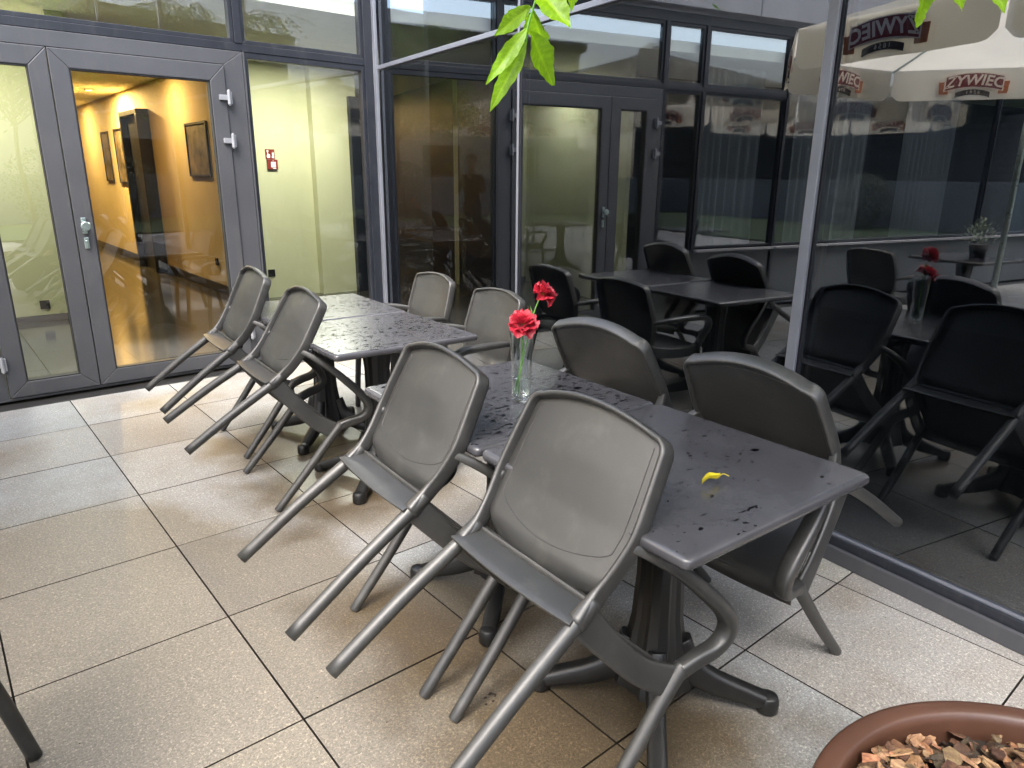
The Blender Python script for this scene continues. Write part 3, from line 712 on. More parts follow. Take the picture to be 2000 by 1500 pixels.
# ------------------------------------------------------------ tables
def make_table(mat):
    root = empty('table', (0, 0, 0)); h = .349
    bm = bmesh.new()
    def rr(s, z, rad=.018, n=5):
        pts = []
        for cx, cy, a0 in ((s-rad, s-rad, 0), (-s+rad, s-rad, 90), (-s+rad, -s+rad, 180), (s-rad, -s+rad, 270)):
            for k in range(n+1):
                a = radians(a0+90*k/n); pts.append(bm.verts.new((cx+rad*cos(a), cy+rad*sin(a), z)))
        return pts
    rings = [rr(h-.012, .700), rr(h-.003, .704), rr(h, .711), rr(h, .722), rr(h-.002, .7265), rr(h-.007, .7297), rr(h-.014, .7308)]
    for a, b in zip(rings[:-1], rings[1:]):
        for k in range(len(a)): bm.faces.new((a[k], a[(k+1) % len(a)], b[(k+1) % len(a)], b[k]))
    bm.faces.new(rings[0][::-1]); bm.faces.new(rings[-1])
    top = obj('tabletop', bm, mat, root, True); top.data.polygons[-1].use_smooth = False; top.data.polygons[-2].use_smooth = False
    # column: four deep ribs round a square core, flaring at both ends
    bm = bmesh.new()
    prof_c = [(.075, .69), (.060, .66), (.050, .55), (.050, .40), (.055, .28), (.068, .18), (.085, .11), (.095, .07)]
    rings = []
    for r, z in prof_c:
        ring = []
        for k in range(32):
            a = 2*pi*k/32+pi/4; q = r*(1+.28*abs(cos(2*(a-pi/4)))**1.5)*(.93 if k % 2 else 1); ring.append(bm.verts.new((q*cos(a), q*sin(a), z)))
        rings.append(ring)
    for a, b in zip(rings[:-1], rings[1:]):
        for k in range(32): bm.faces.new((a[k], a[(k+1) % 32], b[(k+1) % 32], b[k]))
    bm.faces.new(rings[0]); bm.faces.new(rings[-1][::-1])
    obj('column', bm, M['pedestal'], root, True, .002, 30)
    bm = bmesh.new()
    for a in (45, 135): box(bm, -.26, .26, -.03, .03, .675, .699, Matrix.Rotation(radians(a), 4, 'Z'))
    obj('top_bracket', bm, M['pedestal'], root, bevel=.004)
    for q in range(4):
        a = radians(45+90*q); d = Vector((cos(a), sin(a), 0)); bm = bmesh.new()
        c = crom([d*.05+Vector((0, 0, .20)), d*.09+Vector((0, 0, .125)), d*.16+Vector((0, 0, .082)), d*.25+Vector((0, 0, .052)), d*.315+Vector((0, 0, .034))], 5); n = len(c)
        sweep(bm, c, [(.026, .05-.030*i/(n-1)) for i in range(n)], (0, 0, 1), 14, e=.6)
        f = obj('foot', bm, M['pedestal'], root, True, .003, 50)
        bm = bmesh.new(); p = d*.318; lathe(bm, [(.001, .0), (.026, .0), (.031, .006), (.031, .036), (.026, .050), (.012, .055), (.001, .056)], 20, (p.x, p.y, .001)); obj('foot_cap', bm, M['pedestal'], f, True, .002, 40)
    return root
T1 = make_table(M['table']); T2 = make_table(M['table_dry'])
tl_ = ['black square table with the yellow leaf on it, nearest the camera, almost dry', 'rain-spotted black square table that carries the glass vase with carnations', 'rain-spotted black square table in the far pair, the nearer half', 'rain-spotted black square table farthest back, beside the lime lit window', 'black square table of the next row at the left', 'black square table under the parasol holding a potted plant']
tpos = tables+[(-.93, 1.62, 0), (-1.98, 3.45, 0)]
for i, (x, y, a) in enumerate(tpos):
    t = T2 if i == 0 else T1 if i == 1 else copy_tree(T1)
    t.location = (x, y, .0015*(i % 2)); t.rotation_euler = (0, 0, a); tag(t, tl_[i], 'table', 'black square pedestal tables')

# ------------------------------------------------------------ vase with carnations
VX, VY, VZ = 1.412, 1.640, .7335
e = empty('vase', (VX, VY, VZ), 0, 'tall clear glass vase half a hand full of water on the rain-spotted table', 'vase')
bm = bmesh.new()
k_ = 1.25
lathe(bm, [(r*k_ if r > .002 else r, z) for r, z in [(.001, .0), (.024, .0), (.0255, .004), (.0250, .016), (.0240, .03), (.0245, .08), (.0265, .14), (.0305, .21), (.0335, .252), (.0343, .256), (.0337, .257), (.0325, .252), (.0293, .21), (.0253, .14), (.0233, .08), (.0226, .03), (.021, .019), (.001, .017)]], 48)
obj('glass_body', bm, M['vaseglass'], e, True)
bm = bmesh.new(); lathe(bm, [(.001, .0178), (.0258, .0198), (.0280, .03), (.0288, .072), (.0280, .074), (.001, .0725)], 40); obj('water', bm, M['water'], e, True)
def petal_disc(bm, c, ax, R, n, seedv, layers=8):
    ax = ax.normalized(); q = ax.to_track_quat('Z', 'Y'); rnd = random.Random(seedv)
    for L in range(layers):
        np_ = n+(L % 2); tilt = radians(88-L*88/layers); rad = R*(1.0-.065*L)
        for k in range(np_):
            a0 = 2*pi*(k+.5*(L % 2))/np_+rnd.uniform(-.15, .15); wdt = 1.55*2*pi/np_; ph = rnd.uniform(0, 6); tl2 = tilt+rnd.uniform(-.22, .18); rr = rad*rnd.uniform(.86, 1.08)
            def f(u, v):
                a = a0+(u-.5)*wdt*(.35+.75*v); r = rr*v
                ruff = .22*R*v*v*sin(u*9+ph)+.10*R*v*v*sin(u*23+ph*2)
                ed = 1-.30*abs(2*u-1)**2.2*v+.025*sin(u*40)*(v > .85)
                rad_ = r*ed; hz = cos(tl2)*rad_+ruff*sin(tl2); xy = sin(tl2)*rad_+ruff*cos(tl2)
                if v > .6: hz -= .25*R*(v-.6)**1.5*(L < 3)
                return c+q @ Vector((xy*cos(a), xy*sin(a), hz))
            grid(bm, f, 12, 5)
def carnation(name_label, foot, pts, head_ax, R, sd):
    fe = empty('carnation', (VX, VY, VZ+.018), 0, name_label, 'flower')
    off = Vector((0, 0, -.018))
    P = [Vector(p)+off for p in pts]; c = crom(P, 7); bm = bmesh.new(); sweep(bm, c, [(.0020, .0020)]*len(c), (1, 0, 0), 8)
    obj('stem', bm, M['stem'], fe, True)
    top = c[-1]; ax = Vector(head_ax).normalized()
    bm = bmesh.new(); sweep(bm, [top, top+ax*.010, top+ax*.022, top+ax*.030], [(.0035, .0035), (.0065, .0065), (.0075, .0075), (.009, .009)], (1, 0, 0), 12); obj('calyx', bm, M['leaf'], fe, True)
    bm = bmesh.new(); petal_disc(bm, top+ax*.022, ax, R, 6, sd); obj('petals', bm, M['petal'], fe, True)
    rnd = random.Random(sd)
    for t in (.35, .55, .7):
        p = c[int(len(c)*t)]; d = (Vector((rnd.uniform(-1, 1), rnd.uniform(-1, 1), .2))).normalized(); L = .05
        bm = bmesh.new(); grid(bm, lambda u, v: p+Vector((d.y, -d.x, 0))*(u-.5)*.006*math.sin(pi*min(1, v*.9+.12))+Vector((0, 0, .7*L*v-.35*L*v*v))+d*(.014*v+.010*v*v), 2, 8); obj('stem_leaf', bm, M['stem'], fe, True)
# points in vase coordinates; image right is +x-y, image left is -x+y
IR = Vector((rt.x, rt.y, 0)).normalized(); IB = Vector((fw.x, fw.y, 0)).normalized()
def vp(r, b, z): return IR*r+IB*b+Vector((0, 0, z))
carnation('red carnation sitting low on the rim of the glass vase', 0, [vp(-.016, .004, .022), vp(-.006, 0, .09), vp(.002, -.002, .16), vp(.003, -.004, .232)], vp(-.02, -.55, 1), .052, 3)
carnation('red carnation leaning high and right out of the vase, seen from its side', 0, [vp(-.006, -.006, .022), vp(-.004, -.002, .09), vp(.012, .004, .17), vp(.026, .004, .24), vp(.038, .002, .290), vp(.052, 0, .328)], vp(.55, -.25, .75), .044, 11)

# yellow leaf on the near table
def leaf_blade(bm, base, tip, nrm, w, fold=.2, wav=.1, sd=0, nu=14, curl=0):
    base = Vector(base); tip = Vector(tip); d = tip-base; L = d.length; t = d.normalized(); s = t.cross(Vector(nrm)).normalized(); n = s.cross(t)
    def f(u, v):
        a = 2*u-1; prof_ = (sin(pi*min(1, v*.97+.02))**.8)*(1-.45*v*v)*(1+.05*sin(v*34+sd))
        x = a*w*prof_; ridge = .05*w*abs(sin(v*26))*abs(a)
        return base+t*(L*v)+s*x+n*(abs(a)*w*fold*prof_+wav*w*sin(v*11+a*2+sd)*abs(a)-curl*L*v*v+ridge)
    vl = bm.verts.layers.float.get('vein') or bm.verts.layers.float.new('vein')
    g_, _ = grid(bm, f, 10, 44)
    for i, row in enumerate(g_):
        a = abs(2*i/10-1)
        for k_, v_ in enumerate(row): v_[vl] = 1.0 if a < .05 else (.55 if (k_-int(a*5)) % 5 == 0 else 0)
bm = bmesh.new()
def lf(u, v):
    a = 2*u-1; w = .016*sin(pi*min(1, v*.95+.03))**.7
    return Vector((1.345, .862, .7345))+IR*(-.03+.05*v)+IB*(.030*v-.010+a*w*.55)+Vector((0, 0, .004+.012*abs(a)+.006*sin(v*5)+.010*v))
grid(bm, lf, 8, 16)
c = crom([Vector((1.345, .862, .7345))+IR*.019+IB*.019+Vector((0, 0, .014)), Vector((1.345, .862, .7345))+IR*.030+IB*.024+Vector((0, 0, .016)), Vector((1.345, .862, .7345))+IR*.042+IB*.020+Vector((0, 0, .012))], 5)
sweep(bm, c, [(.0012, .0012)]*len(c), (1, 0, 0), 6)
tag(obj('fallen_leaf', bm, M['yellow'], None, True), 'small curled yellow leaf lying on the nearest black table', 'leaf')

# ------------------------------------------------------------ planter pot with bark and its tree
PX, PY, PR, PH = 1.13, .0, .425, .45
e = empty('plant_pot', (PX, PY, 0), 0, 'round brown rimmed plant pot filled with bark chips at the lower right', 'plant pot')
bm = bmesh.new()
lathe(bm, [(.001, .0), (.26, .0), (.28, .01), (.37, .36), (.385, .415), (.41, .435), (PR-.004, .440), (PR, .446), (PR-.003, PH-.002), (PR-.010, PH), (.392, PH-.001), (.386, PH-.005), (.383, PH-.02), (.372, .34)], 96)
obj('pot_body', bm, M['pot'], e, True)
bm = bmesh.new(); grid(bm, lambda u, v: Vector((.374*v*cos(2*pi*u), .374*v*sin(2*pi*u), .395+.03*noise.noise(Vector((v*5*cos(2*pi*u), v*5*sin(2*pi*u), 0))))), 64, 14); obj('soil', bm, M['soil'], e, True)
bm = bmesh.new(); lay = bm.loops.layers.color.new('tone'); rnd = random.Random(5)
for k in range(1700):
    a = rnd.uniform(0, 2*pi); r = .362*math.sqrt(rnd.random()); p = Vector((PX+r*cos(a), PY+r*sin(a), .412+.022*noise.noise(Vector((r*5*cos(a), r*5*sin(a), 0)))+rnd.uniform(0, .026)))
    L = rnd.uniform(.014, .062)*rnd.uniform(.6, 1); W = L*rnd.uniform(.25, .55); q = Matrix.Rotation(rnd.uniform(0, 6.3), 4, 'Z') @ Matrix.Rotation(rnd.gauss(0, .6), 4, 'X') @ Matrix.Rotation(rnd.gauss(0, .4), 4, 'Y')
    n = 7; rim_t = []; rim_b = []; th = rnd.uniform(.0008, .0026)
    for i in range(n):
        an = 2*pi*i/n+rnd.uniform(-.25, .25); rr_ = rnd.uniform(.7, 1.1); v = Vector((L*rr_*cos(an)*.5*2*.6, W*rr_*sin(an), rnd.uniform(-.002, .002)))
        rim_t.append(bm.verts.new(p+q @ (v+Vector((0, 0, th))))); rim_b.append(bm.verts.new(p+q @ (v*1.03-Vector((0, 0, th)))))
    ct = bm.verts.new(p+q @ Vector((0, 0, th+rnd.uniform(0, .003))))
    tn = rnd.uniform(.35, 1.2); tw = rnd.uniform(.85, 1.1)
    fs = [bm.faces.new((rim_t[i], rim_t[(i+1) % n], ct)) for i in range(n)]+[bm.faces.new((rim_t[i], rim_b[i], rim_b[(i+1) % n], rim_t[(i+1) % n])) for i in range(n)]+[bm.faces.new(rim_b[::-1])]
    for f in fs:
        for l in f.loops: l[lay] = (tn, tn*tw, tn*tw*.95, 1)
tag(obj('bark_mulch', bm, M['chip']), 'brown bark chips heaped inside the pot', 'bark', kind='stuff')
bm = bmesh.new(); sweep(bm, crom([(PX+.10, PY+.27, .425), (PX+.13, PY+.20, .432), (PX+.15, PY+.13, .428)], 5), [(.0012, .0012)]*11, (0, 0, 1), 6); tag(obj('straw', bm, M['yellow'], None, True), 'thin yellow straw lying on the bark chips', 'straw')

def mirB(p): d = (p-Vector((KX, KY, 0))).dot(nB); return p-nB*2*d
def outside_view(p, margin=.04):
    q = mirB(p)-CP; z = q.dot(fw)
    if z > 0 and q.dot(rt)/z > .33 and q.dot(rt)/z < .76 and q.dot(up)/z < .56: return False
    d = p-CP; z = d.dot(fw)
    if z < .05: return True
    x = d.dot(rt)/z; y = d.dot(up)/z
    return abs(x) > .729+margin or abs(y) > .547+margin
T = empty('tree', (PX+.02, PY-.02, .38), 0, 'slender green ash-leaved tree growing in the brown pot, its sprigs hanging in from above', 'tree')
org = T.location.copy()
bm = bmesh.new(); rnd = random.Random(21)
trunk = crom([(PX+.02, PY-.02, .38), (PX+.05, PY-.03, .9), (PX+.0, PY+.0, 1.5), (PX+.03, PY+.05, 2.1), (PX+.05, PY+.1, 2.8), (PX+.0, PY+.15, 3.4)], 6)
trunk = [p-org for p in trunk]
sweep(bm, trunk, [(.035*(1-.8*i/len(trunk)), .035*(1-.8*i/len(trunk))) for i in range(len(trunk))], (1, 0, 0), 10); obj('trunk', bm, M['bark_tree'], T, True)
bmL = bmesh.new(); bmW = bmesh.new(); cnt = 0
for k in range(46):
    a = rnd.uniform(0, 2*pi); z0 = rnd.uniform(1.9, 3.3)
    if k < 16: a = rnd.uniform(.7, 2.0); z0 = rnd.uniform(2.0, 2.9)
    base = Vector((PX+.03, PY+.08, z0)); reach = rnd.uniform(.7, 1.5) if k >= 16 else rnd.uniform(1.1, 2.1)
    tip = base+Vector((cos(a)*reach, sin(a)*reach, rnd.uniform(.0, .55)))
    if tip.x > KX-SB*(KY-tip.y)-.15: tip.x = KX-SB*(KY-tip.y)-.2
    if k < 18: tip = Vector((2.22+rnd.uniform(-.25, .25), 1.95+rnd.uniform(-.45, .45), 2.45+rnd.uniform(-.15, .3)))
    mid = (base+tip)/2+Vector((0, 0, .25)); br = crom([base, mid, tip], 6)
    sweep(bmW, [p-org for p in br], [(.012*(1-.8*i/len(br)), .012*(1-.8*i/len(br))) for i in range(len(br))], (1, 0, 0), 5)
    for j in range(4, len(br)):
        for rep in range(7 if k < 18 and j > 7 else 4):
            # a pinnate leaf: leaflets in pairs along a drooping stalk
            s0 = br[j]; da = rnd.uniform(0, 2*pi); dv = Vector((cos(da), sin(da), rnd.uniform(-.9, .1))); Ls = rnd.uniform(.2, .38)
            for q in range(1, 6):
                pc = s0+dv*Ls*q/5-Vector((0, 0, .12*(q/5)**2))
                for sgn in (-1, 1):
                    ld = (dv*.6+Vector((-dv.y, dv.x, 0))*sgn+Vector((0, 0, -.45))).normalized(); ll = rnd.uniform(.06, .10)
                    te = pc+ld*ll
                    if not (outside_view(pc) and outside_view(te)): continue
                    sv = ld.cross(Vector((rnd.uniform(-.3, .3), rnd.uniform(-.3, .3), 1))).normalized()*ll*.17
                    vs = [bmL.verts.new(p-org) for p in (pc, pc+ld*ll*.4+sv, te, pc+ld*ll*.4-sv)]; bmL.faces.new(vs)
obj('crown', bmL, M['crownleaf'], T); obj('branches', bmW, M['bark_tree'], T, True)
def at(px, py, dist):
    d = (fw*FPX+rt*(px-1000)+up*(750-py)).normalized(); return CP+d*dist
def sprig(leaves, twig, dist):
    bm = bmesh.new()
    for k, (a, b, w, dd, fo) in enumerate(leaves):
        p0, p1 = at(*a, dist), at(*b, dist+dd)
        leaf_blade(bm, p0-org, p1-org, (-fw+rt*fo), w, .25, .12, k*1.7, 14)
    obj('leaf_sprig', bm, M['leaf'], T, True)
    bm = bmesh.new(); c = crom([at(*q, dist)-org for q in twig], 5); sweep(bm, c, [(.0011, .0011)]*len(c), (1, 0, 0), 6); obj('twig', bm, M['stem'], T, True)
sprig([((1036, 12), (966, 70), .010, .02, .3), ((1029, 56), (949, 165), .009, -.02, .2), ((1029, 80), (957, 218), .011, .0, -.2), ((1036, 62), (1080, 167), .016, .03, .3), ((1040, 22), (1063, 92), .015, .05, -.3), ((1044, -30), (1114, 56), .016, -.03, .2), ((1116, -40), (1116, 23), .008, 0, .6)],
      [(1075, -90), (1055, -40), (1046, 0), (1039, 24), (1030, 57), (1028, 82)], .80)
sprig([((1812, -40), (1789, 54), .013, 0, .5), ((1860, -60), (1878, 22), .010, 0, .2), ((1935, -60), (1962, 26), .010, 0, -.2), ((1830, -80), (1850, -20), .012, 0, 0)], [(1960, -150), (1880, -90), (1815, -45)], .85)

# ------------------------------------------------------------ parasols
def make_parasol():
    root = empty('parasol', (0, 0, 0)); ap = 1.8; Rr = ap/cos(pi/8); zb, ze, zt = 2.20, 2.49, 3.05
    cr = [Vector((Rr*cos(radians(22.5+45*k)), Rr*sin(radians(22.5+45*k)), 0)) for k in range(8)]
    bm = bmesh.new(); apex = Vector((0, 0, zt))
    for k in range(8):
        a, b = cr[k]+Vector((0, 0, ze)), cr[(k+1) % 8]+Vector((0, 0, ze))
        def f(u, v):
            e_ = a+(b-a)*u; p = apex+(e_-apex)*(.08+.92*v); p.z -= .05*sin(pi*v)*sin(pi*u)*1.0; p.z += .06*sin(pi*v)*(1-v)*0; return p
        grid(bm, f, 8, 8)
    obj('canopy', bm, M['canopy'], root, True)
    bm = bmesh.new(); lathe(bm, [(.16, zt-.03), (.14, zt+.03), (.02, zt+.10)], 24); obj('vent_cap', bm, M['canopy'], root, True)
    for k in range(8):
        a, b = cr[k], cr[(k+1) % 8]; d = (b-a); L = d.length; t = d.normalized(); nrm = Vector((t.y, -t.x, 0))
        bm = bmesh.new()
        def f(u, v):
            x = .012+u*(L-.024); q = min(x, L-x); hgt = (ze-zb)*(1-.28*max(0, 1-q/.10)**2); z = ze-hgt*v
            return a+t*x+nrm*(.012*sin(u*pi*5)*v*v+.01)+Vector((0, 0, z))
        grid(bm, f, 28, 5)
        val = obj('valance', bm, M['canopy'], root, True)
        # printed emblem, showing through the cloth on both sides
        c_ = (a+b)/2+nrm*.0085
        mt = Matrix.Identity(4); mt.col[0] = (*t, 0); mt.col[1] = (0, 0, 1, 0); mt.col[2] = (*nrm, 0); mt.col[3] = (c_.x, c_.y, (zb+ze)/2-.005, 1)
        def arch(x0, x1, y0, y1, bow, th, col, nm, sl=0):
            bm = bmesh.new(); f = lambda u, v: mt @ Vector((x0+(x1-x0)*u+sl*v, y0+(y1-y0)*v+bow*(1-(2*u-1)**2), -th)); slab(bm, f, 12, 1, lambda u, v: nrm*(2*th)); return obj(nm, bm, M[col], val)
        arch(-.30, -.22, -.085, .030, .0, .0105, 'logo_cu', 'emblem_ribbon', -.01); arch(.22, .30, -.085, .030, .0, .0105, 'logo_cu', 'emblem_ribbon', .01)
        arch(-.262, .262, -.062, .082, .035, .0115, 'logo_wh', 'emblem_border'); arch(-.25, .25, -.053, .073, .035, .0125, 'logo_red', 'emblem_field')
        arch(-.15, .15, -.118, -.070, .028, .0115, 'logo_bk', 'emblem_scroll')
        tb = text_bm('ŻYWIEC', .135, .0135, mt @ Matrix.Translation((0, .008, 0)), 1.02, .18, .0035)
        for v in tb.verts:
            l = mt.inverted() @ v.co; l.y += .035*(1-min(1, (l.x/.25)**2)); v.co = mt @ l
        obj('emblem_word', tb, M['logo_wh'], val)
        tb = text_bm('1856', .045, .0125, mt @ Matrix.Translation((0, -.069, 0)), 1.5); obj('emblem_year', tb, M['logo_wh'], val)
        bm = bmesh.new(); sweep(bm, [a+Vector((0, 0, ze-.012)), Vector((0, 0, zt-.05))], [(.009, .012)]*2, (0, 0, 1), 8); obj('rib', bm, M['steel'], root, True)
    bm = bmesh.new(); cyl(bm, (0, 0, .06), (0, 0, zt), .024, seg=20); obj('pole', bm, M['steel'], root, True)
    bm = bmesh.new(); box(bm, -.35, .35, -.35, .35, .001, .06); cyl(bm, (0, 0, .06), (0, 0, .3), .035); obj('base', bm, M['concrete'], root, bevel=.01)
    return root
par = make_parasol()
for i, (x, y, rz, lb) in enumerate([(-1.5, 2.9, 0, 'cream beer garden parasol nearest the terrace tables, mirrored large in the right pane'), (-1.95, -1.15, .2, 'cream beer garden parasol placed out of view behind the camera to shade the near paving'), (-5.4, 2.6, .1, 'cream beer garden parasol farthest left on the terrace')]):  # the one behind the camera stands where its canopy shades the near slabs
    p = par if i == 0 else copy_tree(par); p.location = (x, y, 0); p.rotation_euler = (0, 0, rz); tag(p, lb, 'parasol', 'cream parasols on the terrace')

# potted silver plant on the parasol table
e = empty('potted_plant', (-2.05, 3.4, .7335), 0, 'small silvery green plant in a dark pot on the parasol table', 'potted plant')
bm = bmesh.new(); lathe(bm, [(.001, 0), (.06, 0), (.085, .12), (.08, .12), (.001, .11)], 24); obj('pot', bm, M['pedestal'], e, True)
bm = bmesh.new(); rnd = random.Random(4)
for k in range(260):
    a = rnd.uniform(0, 6.28); r = .16*rnd.random(); p = Vector((r*cos(a), r*sin(a), .12+rnd.uniform(0, .24)*(1-r*2.5))); d = Vector((cos(a), sin(a), rnd.uniform(.2, 1.4))).normalized()*rnd.uniform(.03, .05); s = d.cross(Vector((0, 0, 1))).normalized()*.007
    bm.faces.new([bm.verts.new(q) for q in (p, p+d*.5+s, p+d, p+d*.5-s)])
obj('foliage', bm, M['silver'], e)

# ------------------------------------------------------------ what the glass mirrors beyond the yard
bm = bmesh.new(); box(bm, -15.3, -15, -30, 24, .02, 1.35); o = obj('garden_wall', bm, M['concrete'], None, bevel=.01); tag(o, 'pale low concrete garden wall beyond the lawn on the parasol side', 'wall')
bm = bmesh.new(); box(bm, -14.99, 30, -13.3, -13, .02, 1.35); o = obj('garden_wall', bm, M['concrete'], None, bevel=.01); tag(o, 'pale low concrete garden wall beyond the lawn behind the camera', 'wall')
def hall(loc, rz, L, H, label, wm='dark', slats=True):
    e = empty('slatted_building', loc, rz, label, 'building')
    bm = bmesh.new(); box(bm, -L/2, L/2, 0, 6, 0, H); obj('wall', bm, M[wm], e)
    bm = bmesh.new()
    if slats:
        for k in range(int((H-1.2)/.22)): box(bm, -L/2, L/2, -.06, -.004, 1.0+k*.22, 1.15+k*.22)
        obj('slat_cladding', bm, M['slat'], e)
    else:
        bm.free()
        for k in range(9):
            for z0 in (1.1, 3.9):
                x0 = -L/2+2+k*3.8; bm = bmesh.new(); box(bm, x0, x0+1.6, -.03, -.004, z0, z0+1.5); w_ = obj('window', bm, M['frame_dark'], e)
                bm = bmesh.new(); box(bm, x0-.08, x0+1.68, -.10, -.031, z0-.09, z0-.01); obj('sill', bm, M['concrete'], w_); bm = bmesh.new(); box(bm, -L/2-.2, L/2+.2, -.3, 6.2, H+.01, H+.35); obj('roof', bm, M['concrete'], e, bevel=.01)
hall((-19.5, 0, 0), pi/2, 44, 4.6, 'long dark building with horizontal slats beyond the lawn, on the parasol side')
hall((5, -17.5, 0), pi, 36, 6.6, 'pale beige two storey building beyond the lawn, behind the camera', 'beige', False)
def bush(x, y, r, h, sd, label, nl=2600):
    e = empty('bush', (x, y, .02), 0, label, 'bush', 'bushes along the garden walls'); rnd = random.Random(sd)
    bm = bmesh.new()
    for k in range(5): a = rnd.uniform(0, 6.28); cyl(bm, (0, 0, 0), (cos(a)*r*.4, sin(a)*r*.4, h*.6), .03, .008, 6)
    obj('stems', bm, M['bark_tree'], e, True)
    bm = bmesh.new()
    for k in range(nl):
        a = rnd.uniform(0, 6.28); v = rnd.uniform(.05, 1); rr = r*math.sqrt(max(.02, 1-(2*v-1)**2))*rnd.uniform(.55, 1)*(1+.3*noise.noise(Vector((cos(a)*2, sin(a)*2, v*3+sd))))
        p = Vector((cos(a)*rr, sin(a)*rr, v*h)); d = Vector((rnd.gauss(0, 1), rnd.gauss(0, 1), rnd.gauss(0, 1))).normalized()*rnd.uniform(.05, .10); s = d.cross(Vector((.3, .2, 1))).normalized()*.03
        bm.faces.new([bm.verts.new(q) for q in (p, p+d*.5+s, p+d, p+d*.5-s)])
    obj('foliage', bm, M['leafdark'], e)
for i, (x, y, r, h, lb) in enumerate([(-14, 8, .9, 1.7, 'round dark bush by the pale garden wall, opposite the double door'), (-14, 3.5, 1.1, 2.2, 'tall broad dark bush by the pale garden wall in line with the tables'), (-13.8, -3, .8, 1.5, 'small dark bush by the pale garden wall, left of the corner'), (-9.5, -12, 1.2, 2.4, 'big dark bush at the wall behind the camera, left side'), (-3, -12, .9, 1.8, 'round dark bush at the wall behind the camera, middle'), (3, -12, 1.1, 2.0, 'dark bush at the wall behind the camera, right side')]):
    bush(x, y, r, h, i, lb)

# ------------------------------------------------------------ the photographer, seen only as a faint mirror image
def skinned(name, verts, edges, radii, mat, parent, sub=2):
    me = bpy.data.meshes.new(name); me.from_pydata([Vector(v) for v in verts], edges, []); o = bpy.data.objects.new(name, me); COL.objects.link(o)
    md = o.modifiers.new('skin', 'SKIN'); md.use_smooth_shade = True
    for i, r in enumerate(radii): me.skin_vertices[0].data[i].radius = (r, r) if not isinstance(r, tuple) else r
    me.skin_vertices[0].data[0].use_root = True
    sb = o.modifiers.new('sub', 'SUBSURF'); sb.levels = sub; sb.render_levels = sub
    dg = bpy.context.evaluated_depsgraph_get(); dg.update(); m2 = bpy.data.meshes.new_from_object(o.evaluated_get(dg)); bpy.data.objects.remove(o); bpy.data.meshes.remove(me)
    o = bpy.data.objects.new(name, m2); COL.objects.link(o); m2.materials.clear(); m2.materials.append(mat); o.parent = parent
    m2.polygons.foreach_set('use_smooth', [True]*len(m2.polygons)); return o
Pn = empty('person', (-.27, -.33, 0), -YAW, 'standing photographer in dark jacket and jeans holding up a phone with both hands', 'person')
# local: x right, y forward, z up ; the phone sits at (0.005, .425, 1.43)
J = {}
def j(n, x, y, z, r): J[n] = (Vector((x, y, z)), r)
j('pelvis', 0, 0, .95, (.135, .10)); j('waist', 0, 0, 1.10, (.125, .09)); j('chest', 0, 0, 1.28, (.15, .105)); j('neckb', 0, .005, 1.43, (.085, .07)); j('hem', 0, 0, .84, (.155, .115)); j('neck', 0, .015, 1.50, .052)
j('jaw', 0, .035, 1.57, (.058, .07)); j('head', 0, .02, 1.65, (.074, .092)); j('crownh', 0, .01, 1.72, (.062, .075))
for s, t in ((-1, 'l'), (1, 'r')):
    j('sh'+t, .17*s, 0, 1.39, .055); j('el'+t, .25*s, .10, 1.14, .042); j('wr'+t, .085*s, .36, 1.38, .026); j('pm'+t, .068*s, .395, 1.41, .030)
    j('hip'+t, .09*s, 0, .90, .088); j('kn'+t, .11*s, .02, .49, .058); j('an'+t, .12*s, -.02, .09, .038); j('to'+t, .14*s, .14, .035, .032)
E_ = [('pelvis', 'hem'), ('pelvis', 'waist'), ('waist', 'chest'), ('chest', 'neckb'), ('neckb', 'neck'), ('neck', 'jaw'), ('jaw', 'head'), ('head', 'crownh')]
for t in 'lr': E_ += [('chest', 'sh'+t), ('sh'+t, 'el'+t), ('el'+t, 'wr'+t), ('wr'+t, 'pm'+t), ('pelvis', 'hip'+t), ('hip'+t, 'kn'+t), ('kn'+t, 'an'+t), ('an'+t, 'to'+t)]
for s, t in ((-1, 'l'), (1, 'r')):
    for q in range(4):   # fingers curled round the far edge of the phone, thumb on this side
        z = 1.385+.021*q; L = (.9, 1, 1.05, .95)[q]
        j('f%d a%s' % (q, t), .068*s, .415, z, .0095); j('f%d b%s' % (q, t), .066*s, .432, z, .0085); j('f%d c%s' % (q, t), (.066-.030*L)*s, .440, z+.004, .0075)
        E_ += [('pm'+t, 'f%d a%s' % (q, t)), ('f%d a%s' % (q, t), 'f%d b%s' % (q, t)), ('f%d b%s' % (q, t), 'f%d c%s' % (q, t))]
    j('ta'+t, .060*s, .392, 1.435, .011); j('tb'+t, .034*s, .404, 1.447, .009); E_ += [('pm'+t, 'ta'+t), ('ta'+t, 'tb'+t)]
def sub_skel(names, grow, nm, mat, sub=2):
    ns = list(names); ix = {n: i for i, n in enumerate(ns)}
    g = lambda r: tuple(a+grow for a in r) if isinstance(r, tuple) else r+grow
    return skinned(nm, [J[n][0] for n in ns], [(ix[a], ix[b]) for a, b in E_ if a in ix and b in ix], [g(J[n][1]) for n in ns], mat, Pn, sub)
body = sub_skel([k for k in J if k != 'hem'], 0, 'body', M['skin'])
bm = bmesh.new(); box(bm, -.008, .008, .118, .142, 1.585, 1.635)      # nose
obj('nose', bm, M['skin'], Pn, bevel=.006)
bm = bmesh.new()
for s in (-1, 1):
    bmesh.ops.create_uvsphere(bm, u_segments=12, v_segments=8, radius=.010, matrix=Matrix.Translation((.030*s, .090, 1.642)))
obj('eyes', bm, M['white'], Pn, True)
bm = bmesh.new()
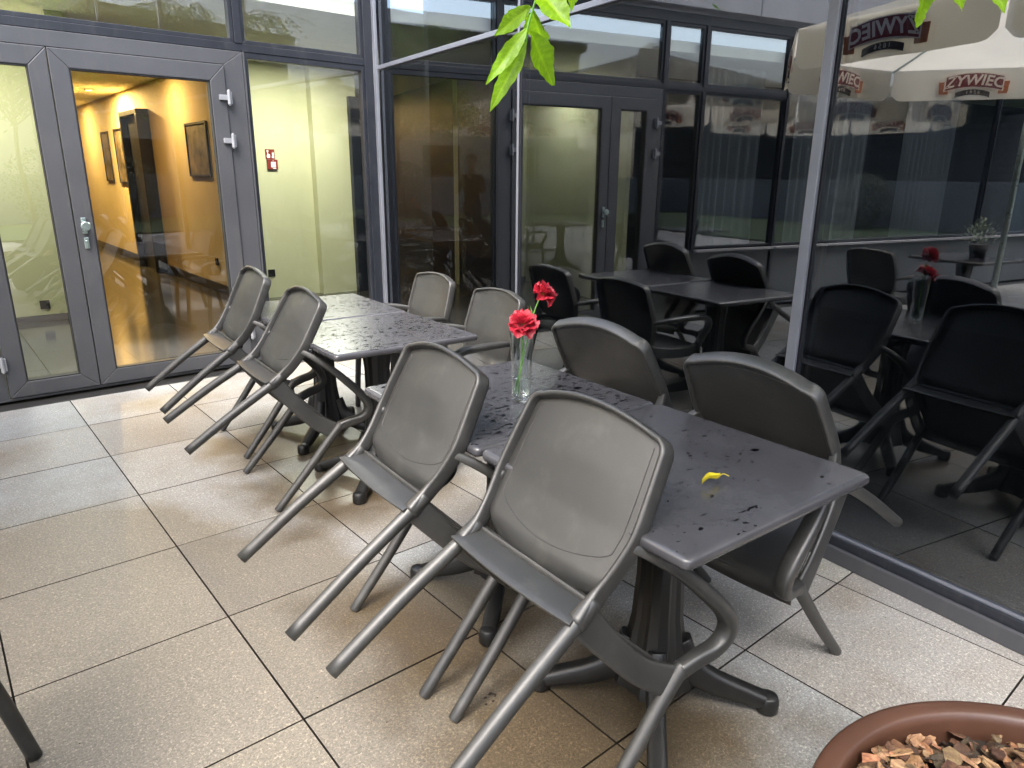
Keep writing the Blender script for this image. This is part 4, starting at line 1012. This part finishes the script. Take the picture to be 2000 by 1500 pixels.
for s in (-1, 1):
    bmesh.ops.create_uvsphere(bm, u_segments=12, v_segments=8, radius=.028, matrix=Matrix.Translation((.082*s, .01, 1.62)) @ Matrix.Diagonal((.3, .7, 1.1, 1)))
obj('ears', bm, M['skin'], Pn, True)
bm = bmesh.new()
bmesh.ops.create_uvsphere(bm, u_segments=24, v_segments=16, radius=1, matrix=Matrix.Translation((0, -.004, 1.685)) @ Matrix.Diagonal((.093, .108, .10, 1)))
for v in list(bm.verts):
    if v.co.y > .03 and v.co.z < 1.69 or v.co.z < 1.60: bm.verts.remove(v)
    else: v.co += Vector((0, 0, .006*noise.noise(v.co*40)))
obj('hair', bm, M['hair'], Pn, True)
sub_skel(['chest', 'waist', 'pelvis', 'hem', 'neckb', 'shl', 'shr', 'ell', 'elr', 'wrl', 'wrr'], .016, 'jacket', M['cloth'])
sub_skel(['pelvis', 'waist', 'hipl', 'hipr', 'knl', 'knr', 'anl', 'anr'], .013, 'trousers', M['jeans'])
for t in 'lr':
    bm = bmesh.new(); a, b = J['an'+t][0], J['to'+t][0]
    sweep(bm, [a+Vector((0, -.06, -.045)), a+Vector((0, -.01, -.03)), b+Vector((0, -.04, .012)), b+Vector((0, .05, 0)), b+Vector((0, .085, -.004))], [(.030, .040), (.045, .055), (.046, .040), (.042, .030), (.02, .02)], (0, 0, 1), 14, e=.8)
    obj('shoe', bm, M['pedestal'], Pn, True)
ph = empty('phone', tuple(CP-fw*.012-up*.035), 0, 'dark mobile phone held up by the photographer', 'phone')
bm = bmesh.new(); mm = Matrix((rt, up, -fw)).transposed().to_4x4(); box(bm, -.075, .075, -.036, .036, -.004, .004, mm); obj('phone_case', bm, M['pedestal'], ph, bevel=.003)
bm = bmesh.new(); box(bm, -.070, .070, -.032, .032, .0042, .0048, mm); obj('screen', bm, M['gasket'], ph)

# a few crumbs of dirt and dry bits lying on the slabs
bm = bmesh.new(); rnd = random.Random(9)
for k in range(220):
    x, y = rnd.uniform(-.6, 2.4), rnd.uniform(.3, 5.0)
    if k < 7: x, y = 1.03+rnd.gauss(0, .012), 1.30+rnd.gauss(0, .012)
    r = rnd.uniform(.0008, .0028) if k >= 7 else rnd.uniform(.004, .008); a0 = rnd.uniform(0, 6); n = 5
    t_ = [bm.verts.new((x+r*rnd.uniform(.6, 1.5)*cos(a0+2*pi*i/n), y+r*rnd.uniform(.5, 1)*sin(a0+2*pi*i/n), .0012)) for i in range(n)]; c = bm.verts.new((x, y, .0012+r*.6))
    for i in range(n): bm.faces.new((t_[i], t_[(i+1) % n], c))
tag(obj('grit', bm, M['soil']), 'scattered specks of dark grit on the paving slabs', 'grit', kind='stuff')
